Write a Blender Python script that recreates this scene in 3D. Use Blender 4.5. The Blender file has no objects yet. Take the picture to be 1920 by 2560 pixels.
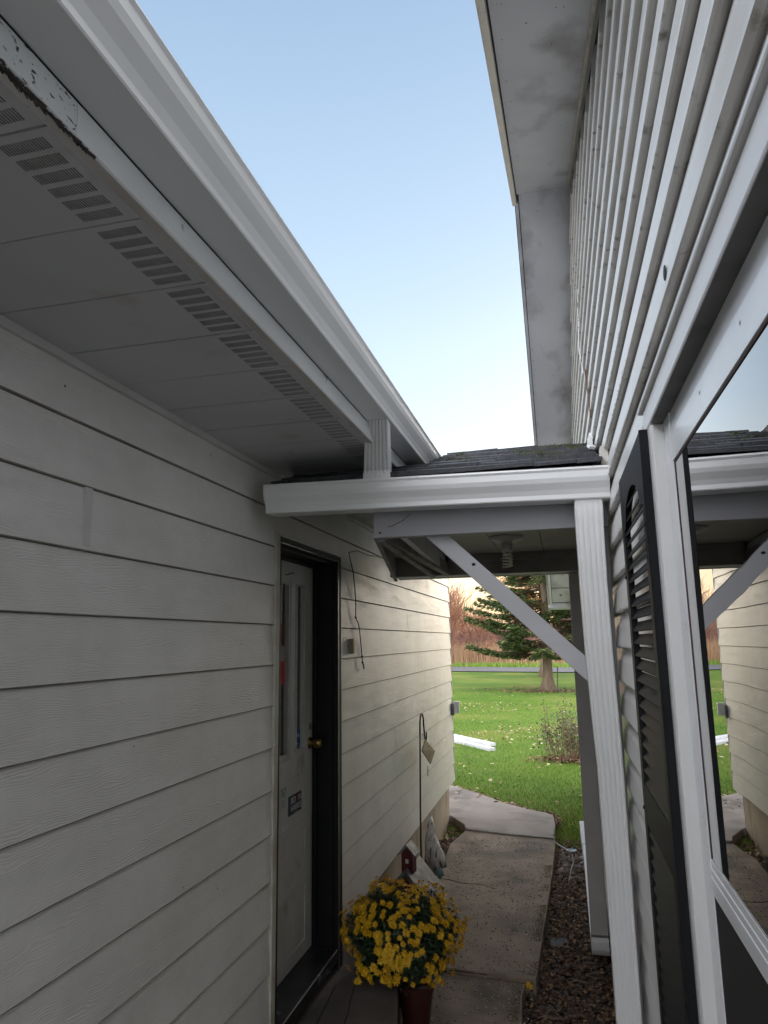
import bpy, bmesh, math, random
import numpy as np
from mathutils import Vector, Matrix, noise
R = math.radians
random.seed(7); rng = np.random.default_rng(7)
SC = bpy.context.scene; COL = SC.collection
LIFT = 1.90            # everything is measured from the camera; lifted so the ground is near z = 0

# ------------------------------------------------------------------ camera, sky, sun, exposure
cam_d = bpy.data.cameras.new('camera'); cam = bpy.data.objects.new('camera', cam_d); COL.objects.link(cam)
right = Vector((0.9699, 0.2430, -0.0156)); fwd = Vector((-0.2389, 0.9538, 0.1823))
fwd.normalize(); right = (right - fwd * right.dot(fwd)).normalized(); up = right.cross(fwd)
M = Matrix((right, up, -fwd)).transposed().to_4x4(); M.translation = (0, 0, LIFT)
cam.matrix_world = M
cam_d.sensor_fit = 'VERTICAL'; cam_d.sensor_height = 24; cam_d.lens = 24 * 1747.1 / 2560
cam_d.clip_start = 0.02; cam_d.clip_end = 3000
SC.camera = cam
SUN_EL, SUN_AZ = R(15), R(20)         # azimuth from +y towards +x
W = bpy.data.worlds.new('World'); SC.world = W; W.use_nodes = True
nt = W.node_tree; nt.nodes.clear(); WN, WL = nt.nodes, nt.links
out = WN.new('ShaderNodeOutputWorld'); bg = WN.new('ShaderNodeBackground')
sky = WN.new('ShaderNodeTexSky'); sky.sky_type = 'NISHITA'; sky.sun_disc = False
sky.sun_elevation = SUN_EL; sky.sun_rotation = SUN_AZ; sky.air_density = 1.0; sky.dust_density = 1.0; sky.ozone_density = 1.0
WL.new(sky.outputs[0], bg.inputs[0]); bg.inputs[1].default_value = 0.022
# evening haze over it: cream horizon, blue above, zenith whitened as added fill
tcw = WN.new('ShaderNodeTexCoord'); sp_ = WN.new('ShaderNodeSeparateXYZ'); WL.new(tcw.outputs['Generated'], sp_.inputs[0])
rp = WN.new('ShaderNodeValToRGB'); WL.new(sp_.outputs[2], rp.inputs[0]); cr_ = rp.color_ramp
for i, (p, c) in enumerate(((0.0, (1.05, .72, .40)), (.09, (1.05, .80, .52)), (.19, (.74, .79, .80)), (.30, (.55, .66, .76)), (.50, (.40, .52, .65)), (.77, (.24, .35, .50)), (.88, (1.0, 1.0, 1.0)), (1.0, (1.6, 1.58, 1.55)))):
    e = cr_.elements[i] if i < 2 else cr_.elements.new(p)
    e.position = p; e.color = (*c, 1)
# added fill: unseen sky behind the camera is brightened to light the passage
gl_ = WN.new('ShaderNodeMapRange'); gl_.interpolation_type = 'SMOOTHSTEP'; gl_.inputs[1].default_value = .55; gl_.inputs[2].default_value = -.5; gl_.inputs[3].default_value = 0; gl_.inputs[4].default_value = 1
WL.new(sp_.outputs[1], gl_.inputs[0])
mw_ = WN.new('ShaderNodeMix'); mw_.data_type = 'RGBA'; mw_.inputs['B'].default_value = (2.75, 2.75, 2.85, 1); WL.new(gl_.outputs[0], mw_.inputs['Factor']); WL.new(rp.outputs[0], mw_.inputs['A'])
bg2 = WN.new('ShaderNodeBackground'); WL.new(mw_.outputs['Result'], bg2.inputs[0]); bg2.inputs[1].default_value = 0.70
ad = WN.new('ShaderNodeAddShader'); WL.new(bg.outputs[0], ad.inputs[0]); WL.new(bg2.outputs[0], ad.inputs[1]); WL.new(ad.outputs[0], out.inputs[0])
sl = bpy.data.lights.new('sun', 'SUN'); sl.energy = 1.15; sl.angle = R(34); sl.color = (1.0, 0.88, 0.72)
so = bpy.data.objects.new('sun', sl); COL.objects.link(so)
sd = Vector((math.sin(SUN_AZ) * math.cos(SUN_EL), math.cos(SUN_AZ) * math.cos(SUN_EL), math.sin(SUN_EL)))
so.rotation_euler = sd.to_track_quat('Z', 'Y').to_euler(); so.location = (0, 30, 20)
SC.view_settings.view_transform = 'Standard'; SC.view_settings.look = 'None'
SC.view_settings.exposure = 0.93; SC.view_settings.gamma = 1
SC.render.engine = 'CYCLES'
SC.cycles.max_bounces = 10; SC.cycles.diffuse_bounces = 7; SC.cycles.glossy_bounces = 4; SC.cycles.transparent_max_bounces = 16
SC.cycles.use_denoising = True

# ------------------------------------------------------------------ materials
MATS = {}
def mat(name, c1, c2=None, scale=8, rough=0.6, bump=0.0, bscale=40, stretch=(1, 1, 1), metal=0.0, spec=0.5,
        stain=None, stain_scale=3, stain_amt=(0.55, 0.7), detail=5, coords='Object', trans=0, sheen=0, bdist=0.01, stain_stretch=None, lo=0.35, hi=0.65):
    if name in MATS: return MATS[name]
    m = bpy.data.materials.new(name); m.use_nodes = True; n = m.node_tree; N, L = n.nodes, n.links
    b = N['Principled BSDF']; b.inputs['Roughness'].default_value = rough; b.inputs['Metallic'].default_value = metal
    b.inputs['Specular IOR Level'].default_value = spec
    tc = N.new('ShaderNodeTexCoord'); mp = N.new('ShaderNodeMapping'); mp.inputs['Scale'].default_value = stretch
    L.new(tc.outputs[coords], mp.inputs[0])
    def nz(sc, src=mp, det=detail):
        t = N.new('ShaderNodeTexNoise'); t.inputs['Scale'].default_value = sc; t.inputs['Detail'].default_value = det
        L.new(src.outputs[0] if src is not tc else tc.outputs[coords], t.inputs['Vector']); return t
    col = None
    if c2 is None: b.inputs['Base Color'].default_value = (*c1, 1)
    else:
        t = nz(scale); r = N.new('ShaderNodeMapRange'); r.inputs[1].default_value = lo; r.inputs[2].default_value = hi
        L.new(t.outputs[0], r.inputs[0]); mx = N.new('ShaderNodeMix'); mx.data_type = 'RGBA'
        mx.inputs['A'].default_value = (*c1, 1); mx.inputs['B'].default_value = (*c2, 1)
        L.new(r.outputs[0], mx.inputs['Factor']); col = mx.outputs['Result']
    if stain:
        ms = N.new('ShaderNodeMapping'); ms.inputs['Scale'].default_value = stain_stretch or stretch; ms.inputs['Location'].default_value = (3.1, 7.7, 1.3)
        L.new(tc.outputs[coords], ms.inputs[0])
        t2 = nz(stain_scale, ms, 8); r2 = N.new('ShaderNodeMapRange'); r2.inputs[1].default_value = stain_amt[0]; r2.inputs[2].default_value = stain_amt[1]
        L.new(t2.outputs[0], r2.inputs[0]); m2 = N.new('ShaderNodeMix'); m2.data_type = 'RGBA'
        if col: L.new(col, m2.inputs['A'])
        else: m2.inputs['A'].default_value = (*c1, 1)
        m2.inputs['B'].default_value = (*stain, 1); L.new(r2.outputs[0], m2.inputs['Factor']); col = m2.outputs['Result']
    if col: L.new(col, b.inputs['Base Color'])
    if bump:
        t3 = nz(bscale); bp = N.new('ShaderNodeBump'); bp.inputs['Strength'].default_value = bump; bp.inputs['Distance'].default_value = bdist
        L.new(t3.outputs[0], bp.inputs['Height']); L.new(bp.outputs[0], b.inputs['Normal'])
    MATS[name] = m; return m

def wood_lap():        # painted hardboard siding with an embossed wood grain
    m = bpy.data.materials.new('painted_lap'); m.use_nodes = True; N, L = m.node_tree.nodes, m.node_tree.links
    b = N['Principled BSDF']; b.inputs['Roughness'].default_value = 0.42; b.inputs['Specular IOR Level'].default_value = 0.5
    tc = N.new('ShaderNodeTexCoord')
    wn = N.new('ShaderNodeTexNoise'); wn.inputs['Scale'].default_value = 2.4; wn.inputs['Detail'].default_value = 2
    mw = N.new('ShaderNodeMapping'); mw.inputs['Scale'].default_value = (1, 1.3, 4.0); L.new(tc.outputs['Object'], mw.inputs[0]); L.new(mw.outputs[0], wn.inputs['Vector'])
    sep = N.new('ShaderNodeSeparateXYZ'); L.new(tc.outputs['Object'], sep.inputs[0])
    sn = N.new('ShaderNodeTexNoise'); sn.inputs['Scale'].default_value = 14; sn.inputs['Detail'].default_value = 2; L.new(mw.outputs[0], sn.inputs['Vector'])
    a = N.new('ShaderNodeMath'); a.operation = 'MULTIPLY_ADD'; a.inputs[1].default_value = 0.075; L.new(wn.outputs[0], a.inputs[0]); L.new(sep.outputs[2], a.inputs[2])
    a2 = N.new('ShaderNodeMath'); a2.operation = 'MULTIPLY_ADD'; a2.inputs[1].default_value = 0.012; L.new(sn.outputs[0], a2.inputs[0]); L.new(a.outputs[0], a2.inputs[2])
    f = N.new('ShaderNodeMath'); f.operation = 'MULTIPLY'; f.inputs[1].default_value = 2 * math.pi * 75; L.new(a2.outputs[0], f.inputs[0])
    s = N.new('ShaderNodeMath'); s.operation = 'SINE'; L.new(f.outputs[0], s.inputs[0])
    g = N.new('ShaderNodeMath'); g.operation = 'POWER'; g.use_clamp = True; g.inputs[1].default_value = 2.0; L.new(s.outputs[0], g.inputs[0])
    # the grooves come and go
    mk = N.new('ShaderNodeTexNoise'); mk.inputs['Scale'].default_value = 5; mk.inputs['Detail'].default_value = 3
    mm = N.new('ShaderNodeMapping'); mm.inputs['Scale'].default_value = (1, .7, 4); mm.inputs['Location'].default_value = (5, 2, 1); L.new(tc.outputs['Object'], mm.inputs[0]); L.new(mm.outputs[0], mk.inputs['Vector'])
    mr = N.new('ShaderNodeMapRange'); mr.inputs[1].default_value = 0.25; mr.inputs[2].default_value = 0.75; L.new(mk.outputs[0], mr.inputs[0])
    h = N.new('ShaderNodeMath'); h.operation = 'MULTIPLY'; L.new(g.outputs[0], h.inputs[0]); L.new(mr.outputs[0], h.inputs[1])
    cn = N.new('ShaderNodeTexNoise'); cn.inputs['Scale'].default_value = 16; cn.inputs['Detail'].default_value = 4; cn.inputs['Roughness'].default_value = .6; cn.inputs['Distortion'].default_value = .8
    mc = N.new('ShaderNodeMapping'); mc.inputs['Scale'].default_value = (1, .5, 3.2); L.new(tc.outputs['Object'], mc.inputs[0]); L.new(mc.outputs[0], cn.inputs['Vector'])
    hs = N.new('ShaderNodeMath'); hs.operation = 'MULTIPLY_ADD'; hs.inputs[1].default_value = 0.12; L.new(cn.outputs[0], hs.inputs[0]); L.new(h.outputs[0], hs.inputs[2])
    bp = N.new('ShaderNodeBump'); bp.inputs['Strength'].default_value = 0.62; bp.inputs['Distance'].default_value = 0.0014; bp.invert = True
    L.new(hs.outputs[0], bp.inputs['Height']); L.new(bp.outputs[0], b.inputs['Normal'])
    # paint: slightly uneven, with faint dirt
    n2 = N.new('ShaderNodeTexNoise'); n2.inputs['Scale'].default_value = 2.3; n2.inputs['Detail'].default_value = 8; n2.inputs['Roughness'].default_value = 0.65; L.new(tc.outputs['Object'], n2.inputs['Vector'])
    mx = N.new('ShaderNodeMix'); mx.data_type = 'RGBA'; mx.inputs['A'].default_value = (0.64, 0.63, 0.60, 1); mx.inputs['B'].default_value = (0.76, 0.75, 0.73, 1)
    r = N.new('ShaderNodeMapRange'); r.inputs[1].default_value = 0.3; r.inputs[2].default_value = 0.62; L.new(n2.outputs[0], r.inputs[0]); L.new(r.outputs[0], mx.inputs['Factor'])
    m3 = N.new('ShaderNodeMix'); m3.data_type = 'RGBA'; m3.blend_type = 'MULTIPLY'; m3.inputs['B'].default_value = (0.72, 0.70, 0.66, 1)
    hh = N.new('ShaderNodeMath'); hh.operation = 'MULTIPLY'; hh.inputs[1].default_value = 0.35; L.new(h.outputs[0], hh.inputs[0])
    L.new(hh.outputs[0], m3.inputs['Factor']); L.new(mx.outputs['Result'], m3.inputs['A']); L.new(m3.outputs['Result'], b.inputs['Base Color'])
    MATS['lap'] = m; return m
LAP = wood_lap()
WHITE = mat('white_aluminium', (.78, .79, .80), (.70, .71, .72), 3, rough=.38, bump=.05, bscale=6, spec=.5)
GUT = mat('gutter_white', (.80, .81, .82), (.74, .75, .76), 2.2, rough=.32, bump=.12, bscale=3, stretch=(1, .3, 1), bdist=.004)
FASC = mat('fascia_metal', (.78, .80, .80), (.70, .72, .73), 3, rough=.35, stain=(.16, .15, .15), stain_scale=14, stain_amt=(.70, .74))
FASCROT = mat('fascia_flaking', (.72, .74, .74), (.66, .68, .69), 3, rough=.5, stain=(.05, .045, .05), stain_scale=120, stain_amt=(.60, .63), stain_stretch=(1, .5, 1))
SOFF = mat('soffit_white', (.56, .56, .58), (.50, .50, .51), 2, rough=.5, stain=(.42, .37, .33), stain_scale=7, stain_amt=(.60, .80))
SLOT = mat('vent_slot', (.19, .19, .19), (.27, .27, .26), 60, rough=.9, lo=.45, hi=.55)
RAKE = mat('painted_ply', (.62, .63, .66), (.54, .54, .57), 2.2, rough=.55, bump=.25, bscale=9, stain=(.26, .25, .25), stain_scale=4.5, stain_amt=(.52, .74), bdist=.004, stain_stretch=(1, .5, 1))
CREAM = mat('cream_drip_edge', (.72, .66, .56), (.64, .58, .50), 8, rough=.45, stain=(.2, .17, .14), stain_scale=40, stain_amt=(.68, .72))
VINYL = mat('vinyl_siding', (.72, .72, .71), (.64, .635, .62), 2.2, rough=.30, bump=.15, bscale=5, stretch=(1, .25, 1), spec=.5, stain=(.50, .47, .42), stain_scale=7, stain_amt=(.50, .80), bdist=.006)
ALGAE = mat('green_algae', (.10, .12, .05), (.20, .21, .15), 60, rough=.9)
DARKGAP = mat('dark_gap', (.02, .02, .02), rough=.9)
BLACKP = mat('black_paint', (.010, .012, .016), (.018, .021, .026), 12, rough=.32, bump=.1, bscale=40, stretch=(1, 1, .1), bdist=.002)
JAMB = mat('black_jamb', (.004, .005, .006), (.008, .008, .009), 9, rough=.5, spec=.25)
SHUT = mat('shutter_plastic', (.007, .008, .011), (.013, .014, .017), 20, spec=.2, rough=.5, bump=.25, bscale=60, stretch=(1, 1, .15), bdist=.002)
DOORP = mat('door_paint', (.70, .70, .67), (.60, .60, .57), 3.5, rough=.42, bump=.1, bscale=14, stain=(.22, .20, .17), stain_scale=6, stain_amt=(.63, .85))
BRASS = mat('aged_brass', (.42, .29, .10), (.22, .15, .06), 30, rough=.33, metal=1.0)
RAWW = mat('weathered_wood', (.42, .38, .30), (.30, .26, .19), 14, rough=.7, stretch=(1, 1, .15), bump=.4, bscale=40)
TRIMW = mat('peeling_trim', (.52, .51, .46), (.40, .37, .30), 12, rough=.6, stain=(.20, .14, .09), stain_scale=9, stain_amt=(.56, .68), stain_stretch=(1, 1, .3), bump=.3, bscale=40)
CONC = mat('concrete', (.34, .265, .205), (.235, .185, .148), 5, rough=.85, bump=.8, bscale=90, stain=(.10, .085, .065), stain_scale=2.6, stain_amt=(.48, .72), bdist=.004)
FOUND = mat('foundation', (.40, .34, .26), (.30, .25, .19), 3, rough=.85, bump=.5, bscale=50, stain=(.15, .11, .08), stain_scale=6, stain_amt=(.56, .75), stain_stretch=(1, 1.6, .35), bdist=.005)
STOOP = mat('stoop_concrete', (.155, .135, .125), (.105, .092, .085), 4, rough=.8, bump=.4, bscale=70, stain=(.05, .045, .04), stain_scale=3, stain_amt=(.56, .66), bdist=.004)
SHING = mat('asphalt_shingle', (.042, .045, .054), (.020, .021, .026), 30, rough=.55, bump=.8, bscale=300, stain=(.13, .14, .15), stain_scale=160, stain_amt=(.60, .68), bdist=.003)
MOSS = mat('moss', (.10, .11, .03), (.05, .065, .02), 60, rough=.95, bump=.6, bscale=200)
BEAM = mat('painted_beam', (.60, .60, .64), (.52, .52, .55), 4, rough=.5, bump=.2, bscale=20, stretch=(.2, 1, 1), stain=(.30, .28, .27), stain_scale=5, stain_amt=(.62, .85))
CEIL = mat('ceiling_ply', (.44, .42, .385), (.36, .345, .315), 3, rough=.6, stain=(.35, .30, .25), stain_scale=3, stain_amt=(.58, .85))
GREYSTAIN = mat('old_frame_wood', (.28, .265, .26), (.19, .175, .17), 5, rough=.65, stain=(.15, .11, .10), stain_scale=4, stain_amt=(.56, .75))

# ------------------------------------------------------------------ object helpers
def prop(o, label=None, cat=None, group=None, kind=None):
    if label: o['label'] = label
    if cat: o['category'] = cat
    if group: o['group'] = group
    if kind: o['kind'] = kind
    return o
def thing(name, label, cat, loc=(0, 0, 0), group=None):
    o = bpy.data.objects.new(name, None); COL.objects.link(o); o.location = loc; o.empty_display_size = .1
    return prop(o, label, cat, group)
def wloc(o):
    v = Vector((0, 0, 0))
    while o: v = v + Vector(o.location); o = o.parent
    return v
def RH(p):    # the right-hand house stands very slightly turned
    x, y, z = p; return (x - .008 * (y - 1.4), y + .008 * (x - .22), z)
def link(name, bm, m, parent=None, smooth=False, rh=False, bevel=0, label=None, seg=2):
    if rh:
        for v in bm.verts: v.co = RH(v.co)
    if parent:
        off = wloc(parent)
        for v in bm.verts: v.co -= off
    me = bpy.data.meshes.new(name); bmesh.ops.recalc_face_normals(bm, faces=bm.faces[:])
    bm.to_mesh(me); bm.free()
    o = bpy.data.objects.new(name, me); COL.objects.link(o)
    for mm in (m if isinstance(m, (list, tuple)) else [m]): me.materials.append(mm)
    if smooth:
        for p in me.polygons: p.use_smooth = True
    if bevel:
        md = o.modifiers.new('bevel', 'BEVEL'); md.width = bevel; md.segments = seg; md.limit_method = 'ANGLE'; md.angle_limit = R(40)
    if parent: o.parent = parent
    if label: o['label'] = label
    return o
def box(bm, x0, x1, y0, y1, z0, z1, mi=0):
    vs = [bm.verts.new((x, y, z)) for x in (x0, x1) for y in (y0, y1) for z in (z0, z1)]
    for f in ((0, 1, 3, 2), (4, 6, 7, 5), (0, 4, 5, 1), (2, 3, 7, 6), (0, 2, 6, 4), (1, 5, 7, 3)):
        bm.faces.new([vs[i] for i in f]).material_index = mi
    return vs
def B(*a, **k):
    bm = bmesh.new(); box(bm, *a, **k); return bm
def prism(bm, prof, axis, a, b, mi=0, close=True, fn=None):
    """extrude the 2-D outline prof along an axis ('x': prof is (y,z); 'y': (x,z); 'z': (x,y))"""
    def P(u, v, t):
        p = {'x': (t, u, v), 'y': (u, t, v), 'z': (u, v, t)}[axis]
        return fn(p) if fn else p
    A = [bm.verts.new(P(u, v, a)) for u, v in prof]; Bv = [bm.verts.new(P(u, v, b)) for u, v in prof]
    n = len(prof)
    for i in range(n if close else n - 1):
        j = (i + 1) % n; bm.faces.new((A[i], A[j], Bv[j], Bv[i])).material_index = mi
    if close:
        bm.faces.new(A[::-1]).material_index = mi; bm.faces.new(Bv).material_index = mi
def sheet(bm, prof, axis, a, b, th=.0025, mi=0, fn=None):
    """a thin folded sheet following the open outline prof"""
    n = len(prof); off = []
    for i, (u, v) in enumerate(prof):
        d = Vector((0, 0))
        if i > 0: e = Vector(prof[i]) - Vector(prof[i - 1]); e.normalize(); d += Vector((-e.y, e.x))
        if i < n - 1: e = Vector(prof[i + 1]) - Vector(prof[i]); e.normalize(); d += Vector((-e.y, e.x))
        d.normalize(); off.append((u + d.x * th, v + d.y * th))
    prism(bm, list(prof) + off[::-1], axis, a, b, mi, True, fn)
def tube(bm, pts, r, n=8, cap=True, mi=0):
    rr = r if isinstance(r, (list, tuple)) else [r] * len(pts); rings = []
    pts = [Vector(p) for p in pts]; prevx = None
    for i, p in enumerate(pts):
        d = (pts[min(i + 1, len(pts) - 1)] - pts[max(i - 1, 0)]).normalized()
        x = (prevx - d * prevx.dot(d)) if prevx else d.orthogonal()
        x.normalize(); prevx = x; y = d.cross(x)
        rings.append([bm.verts.new(p + (x * math.cos(2 * math.pi * k / n) + y * math.sin(2 * math.pi * k / n)) * rr[i]) for k in range(n)])
    for a, b in zip(rings, rings[1:]):
        for k in range(n): bm.faces.new((a[k], a[(k + 1) % n], b[(k + 1) % n], b[k])).material_index = mi
    if cap: bm.faces.new(rings[0][::-1]).material_index = mi; bm.faces.new(rings[-1]).material_index = mi
def lathe(bm, prof, c, n=24, mi=0):
    rings = [[bm.verts.new((c[0] + r * math.cos(2 * math.pi * k / n), c[1] + r * math.sin(2 * math.pi * k / n), c[2] + z)) for k in range(n)] for r, z in prof]
    for a, b in zip(rings, rings[1:]):
        for k in range(n): bm.faces.new((a[k], a[(k + 1) % n], b[(k + 1) % n], b[k])).material_index = mi
    bm.faces.new(rings[0][::-1]); bm.faces.new(rings[-1])
def bar(bm, a, b, w, h, upv=(0, 0, 1), mi=0):
    """a square timber from a to b, w across and h along upv"""
    a, b = Vector(a), Vector(b); d = (b - a).normalized(); u = Vector(upv); u = (u - d * u.dot(d)).normalized(); s = d.cross(u)
    vs = [bm.verts.new(p + s * (w / 2 * i) + u * (h / 2 * j)) for p in (a, b) for i, j in ((-1, -1), (1, -1), (1, 1), (-1, 1))]
    for f in ((0, 1, 2, 3), (7, 6, 5, 4), (0, 4, 5, 1), (1, 5, 6, 2), (2, 6, 7, 3), (3, 7, 4, 0)):
        bm.faces.new([vs[i] for i in f]).material_index = mi
def mesh_np(name, V, F, m, parent=None, smooth=False, mi=None):
    """V (n,3), F (k,3 or 4) arrays to a mesh object"""
    if parent: V = V - np.array(wloc(parent))
    me = bpy.data.meshes.new(name); k = F.shape[1]
    me.vertices.add(len(V)); me.vertices.foreach_set('co', V.astype(np.float32).ravel())
    me.loops.add(F.size); me.loops.foreach_set('vertex_index', F.astype(np.int32).ravel())
    me.polygons.add(len(F)); me.polygons.foreach_set('loop_start', np.arange(0, F.size, k, dtype=np.int32)); me.polygons.foreach_set('loop_total', np.full(len(F), k, dtype=np.int32))
    for mm in (m if isinstance(m, (list, tuple)) else [m]): me.materials.append(mm)
    if mi is not None: me.polygons.foreach_set('material_index', mi.astype(np.int32))
    me.update(); me.validate()
    if smooth: me.polygons.foreach_set('use_smooth', np.ones(len(F), dtype=bool))
    o = bpy.data.objects.new(name, me); COL.objects.link(o)
    if parent: o.parent = parent
    return o
def text(name, body, size, m, parent, matrix, extrude=.0004, font_scale=1.0):
    c = bpy.data.curves.new(name, 'FONT'); c.body = body; c.size = size; c.extrude = extrude; c.align_x = 'CENTER'; c.align_y = 'CENTER'; c.offset = size * .012
    t = bpy.data.objects.new(name, c); COL.objects.link(t)
    dg = bpy.context.evaluated_depsgraph_get(); me = bpy.data.meshes.new_from_object(t.evaluated_get(dg))
    bpy.data.objects.remove(t); me.transform(matrix); me.transform(Matrix.Translation(-wloc(parent))); me.materials.clear(); me.materials.append(m)
    o = bpy.data.objects.new(name, me); COL.objects.link(o); o.parent = parent; return o

# ================================================================== LEFT HOUSE
XW = -1.25
LH = thing('lap_sided_house', 'house in pale grey wood-grain lap siding with a black framed door and a vented soffit', 'house', (-1.25, 3.0, -1.9))
laps = [-1.489, -1.316, -1.142, -.972, -.79, -.617, -.442, -.267, -.094, .081, .253, .428, .598, .768]
DY0, DY1, DZ0, DZ1 = 2.915, 3.87, -1.70, .487         # hole for the door casing
bm = bmesh.new()
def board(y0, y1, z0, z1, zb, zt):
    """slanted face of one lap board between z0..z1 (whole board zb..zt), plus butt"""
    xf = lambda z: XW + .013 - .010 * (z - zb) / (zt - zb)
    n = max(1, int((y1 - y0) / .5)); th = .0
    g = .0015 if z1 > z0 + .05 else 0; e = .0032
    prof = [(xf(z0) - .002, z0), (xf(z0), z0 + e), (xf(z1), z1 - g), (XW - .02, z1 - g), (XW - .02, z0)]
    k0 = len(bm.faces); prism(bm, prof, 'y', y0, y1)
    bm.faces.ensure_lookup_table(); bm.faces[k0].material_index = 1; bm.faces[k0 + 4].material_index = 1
joints = {10: 1.62, 4: 5.2, 7: 6.1, 12: 4.55, 5: .4, 2: 6.6, 9: 5.7, 11: 5.95}
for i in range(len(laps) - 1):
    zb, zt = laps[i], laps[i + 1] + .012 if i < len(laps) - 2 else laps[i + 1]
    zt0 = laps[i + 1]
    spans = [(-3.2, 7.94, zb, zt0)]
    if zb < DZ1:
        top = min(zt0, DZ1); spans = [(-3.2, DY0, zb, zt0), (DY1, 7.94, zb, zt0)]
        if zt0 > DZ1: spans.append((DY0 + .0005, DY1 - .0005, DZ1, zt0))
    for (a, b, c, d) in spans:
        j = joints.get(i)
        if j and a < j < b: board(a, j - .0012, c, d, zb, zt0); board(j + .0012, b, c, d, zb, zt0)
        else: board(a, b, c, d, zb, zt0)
link('wall', bm, [LAP, mat('lap_shadow_dirt', (.20, .17, .145), (.30, .27, .24), 7, rough=.8)], LH)  # dark lower strip: drip dirt plus each lap's shadow line painted in
bm = bmesh.new(); box(bm, XW - .12, XW - .021, -3.2, 2.93, -1.49, .9); box(bm, XW - .12, XW - .021, 3.86, 7.93, -1.49, .9); box(bm, XW - .12, XW - .021, 2.931, 3.859, .50, .9)
box(bm, -6.0, -1.25, 7.80, 7.93, -1.49, 1.0)
link('sheathing', bm, mat('sheathing', (.4, .36, .3), (.3, .27, .22), 4), LH)
bm = bmesh.new()
for i in range(len(laps) - 1):                      # siding on the house's far gable, seen edge-on at the corner
    box(bm, -6.0, XW + .012, 7.931, 7.931 + .013, laps[i], laps[i + 1] - .003)
link('end_wall', bm, LAP, LH)
link('joint_cover', B(XW + .003, XW + .0125, 1.605, 1.636, .256, .427), mat('joint_metal', (.62, .62, .60), (.55, .55, .53), 9, rough=.4), LH)
bm = bmesh.new()
for (y, k, dz) in [(2.80, 2, .10), (2.70, 4, .13), (2.45, 3, .12), (2.74, 5, .12), (2.2, 4, .02), (1.9, 6, .15), (2.79, 1, .13), (1.3, 9, .14), (2.6, 8, .15), (.9, 7, .02), (4.3, 6, .02), (4.7, 5, .14), (5.3, 8, .03), (4.05, 9, .03), (5.9, 5, .02), (6.8, 7, .13), (2.3, 12, .10), (1.5, 12, .08)]:
    z = laps[k] + dz; x = XW + .013 - .010 * dz / .174 + .0006; r_ = random.uniform(.0018, .0034)
    bm.faces.new([bm.verts.new((x, y + r_ * math.cos(a), z + r_ * 1.3 * math.sin(a))) for a in (0, 1.05, 2.1, 3.14, 4.2, 5.25)])
link('nail', bm, DARKGAP, LH)
# foundation
bm = bmesh.new()
for y0_, y1_, zt_ in ((-3.2, 2.93, -1.47), (3.85, 7.86, -1.47), (2.931, 3.849, -1.64)): prism(bm, [(-1.297, -2.35), (-1.297, zt_), (-1.6, zt_), (-1.6, -2.35)], 'y', y0_, y1_)
link('foundation', bm, FOUND, LH)
# frieze, soffit, vents, fascia
link('frieze_trim', B(XW + .004, XW + .020, -3.2, 6.9, .742, .768), mat('frieze', (.60, .60, .58), (.52, .52, .50), 6, rough=.5), LH, bevel=.003)
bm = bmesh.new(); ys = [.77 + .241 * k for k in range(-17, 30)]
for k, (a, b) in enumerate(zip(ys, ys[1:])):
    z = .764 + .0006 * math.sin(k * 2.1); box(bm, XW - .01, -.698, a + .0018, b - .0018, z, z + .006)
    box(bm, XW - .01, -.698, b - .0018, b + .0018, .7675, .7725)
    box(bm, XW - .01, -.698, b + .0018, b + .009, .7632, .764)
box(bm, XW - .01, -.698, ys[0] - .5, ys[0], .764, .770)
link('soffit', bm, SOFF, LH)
link('j_channel', B(-.699, -.6765, -3.2, 7.9, .7605, .7665), mat('channel', (.58, .55, .52), (.48, .44, .41), 5, rough=.5), LH, bevel=.002)
vb = bmesh.new(); first = None
for s in range(16):                                   # one soffit vent: sixteen slots
    x = -.805 + s * .0052; box(vb, x, x + .0021, -.0120, .0120, 0, .0008)
vme = bpy.data.meshes.new('soffit_vent'); vb.to_mesh(vme); vb.free(); vme.materials.append(SLOT)
for k, a in enumerate(ys[15:29]):
    for q in range(6):
        o = bpy.data.objects.new('soffit_vent', vme); COL.objects.link(o); o.parent = LH
        o.location = Vector((0, a + .030 + q * .0362, .7630 + .0006 * math.sin((k + 15) * 2.1) - .0)) - wloc(LH)
bm = bmesh.new(); prism(bm, [(-.6765, .7615), (-.6735, .764), (-.6750, .823), (-.6765, .96), (-.700, .96), (-.700, .7615)], 'y', .80, 7.9)
link('fascia', bm, FASC, LH)
bm = bmesh.new(); prism(bm, [(-.6765, .7615), (-.6735, .764), (-.6750, .823), (-.6765, .96), (-.700, .96), (-.700, .7615)], 'y', -3.2, .799)
link('fascia', bm, FASCROT, LH, label='flaking end of the fascia, its coating bubbled and spotted black')
link('gutter_gap', B(-.6750, -.6730, -3.2, 5.6, .8205, .8228), DARKGAP, LH)
bm = bmesh.new()
for k in range(420):
    y = random.uniform(.40, .84) ; w = min(.013, (.86 - y) * .06)
    a = (-.6745 - random.uniform(0, w), y, .7603); r_ = random.uniform(.0008, .0028)
    bar(bm, a, (a[0] + random.uniform(-.004, .004), y + random.uniform(.004, .020), a[2] - random.uniform(0, .003)), r_, .001)
link('rot', bm, mat('rotten_edge', (.045, .038, .036), (.11, .095, .085), 60, rough=.95), LH)
# gutter (K profile), hung on the fascia
kprof = [(-.6755, .930), (-.6755, .823), (-.588, .823), (-.5855, .8265), (-.5870, .842), (-.5800, .860), (-.5640, .884), (-.5590, .900), (-.5590, .922), (-.5545, .930), (-.5560, .9345), (-.5640, .9325)]
bm = bmesh.new(); sheet(bm, kprof, 'y', -3.2, 5.6, .0016)
GU = link('gutter', bm, GUT, LH, label='long white gutter along the eave')
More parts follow.
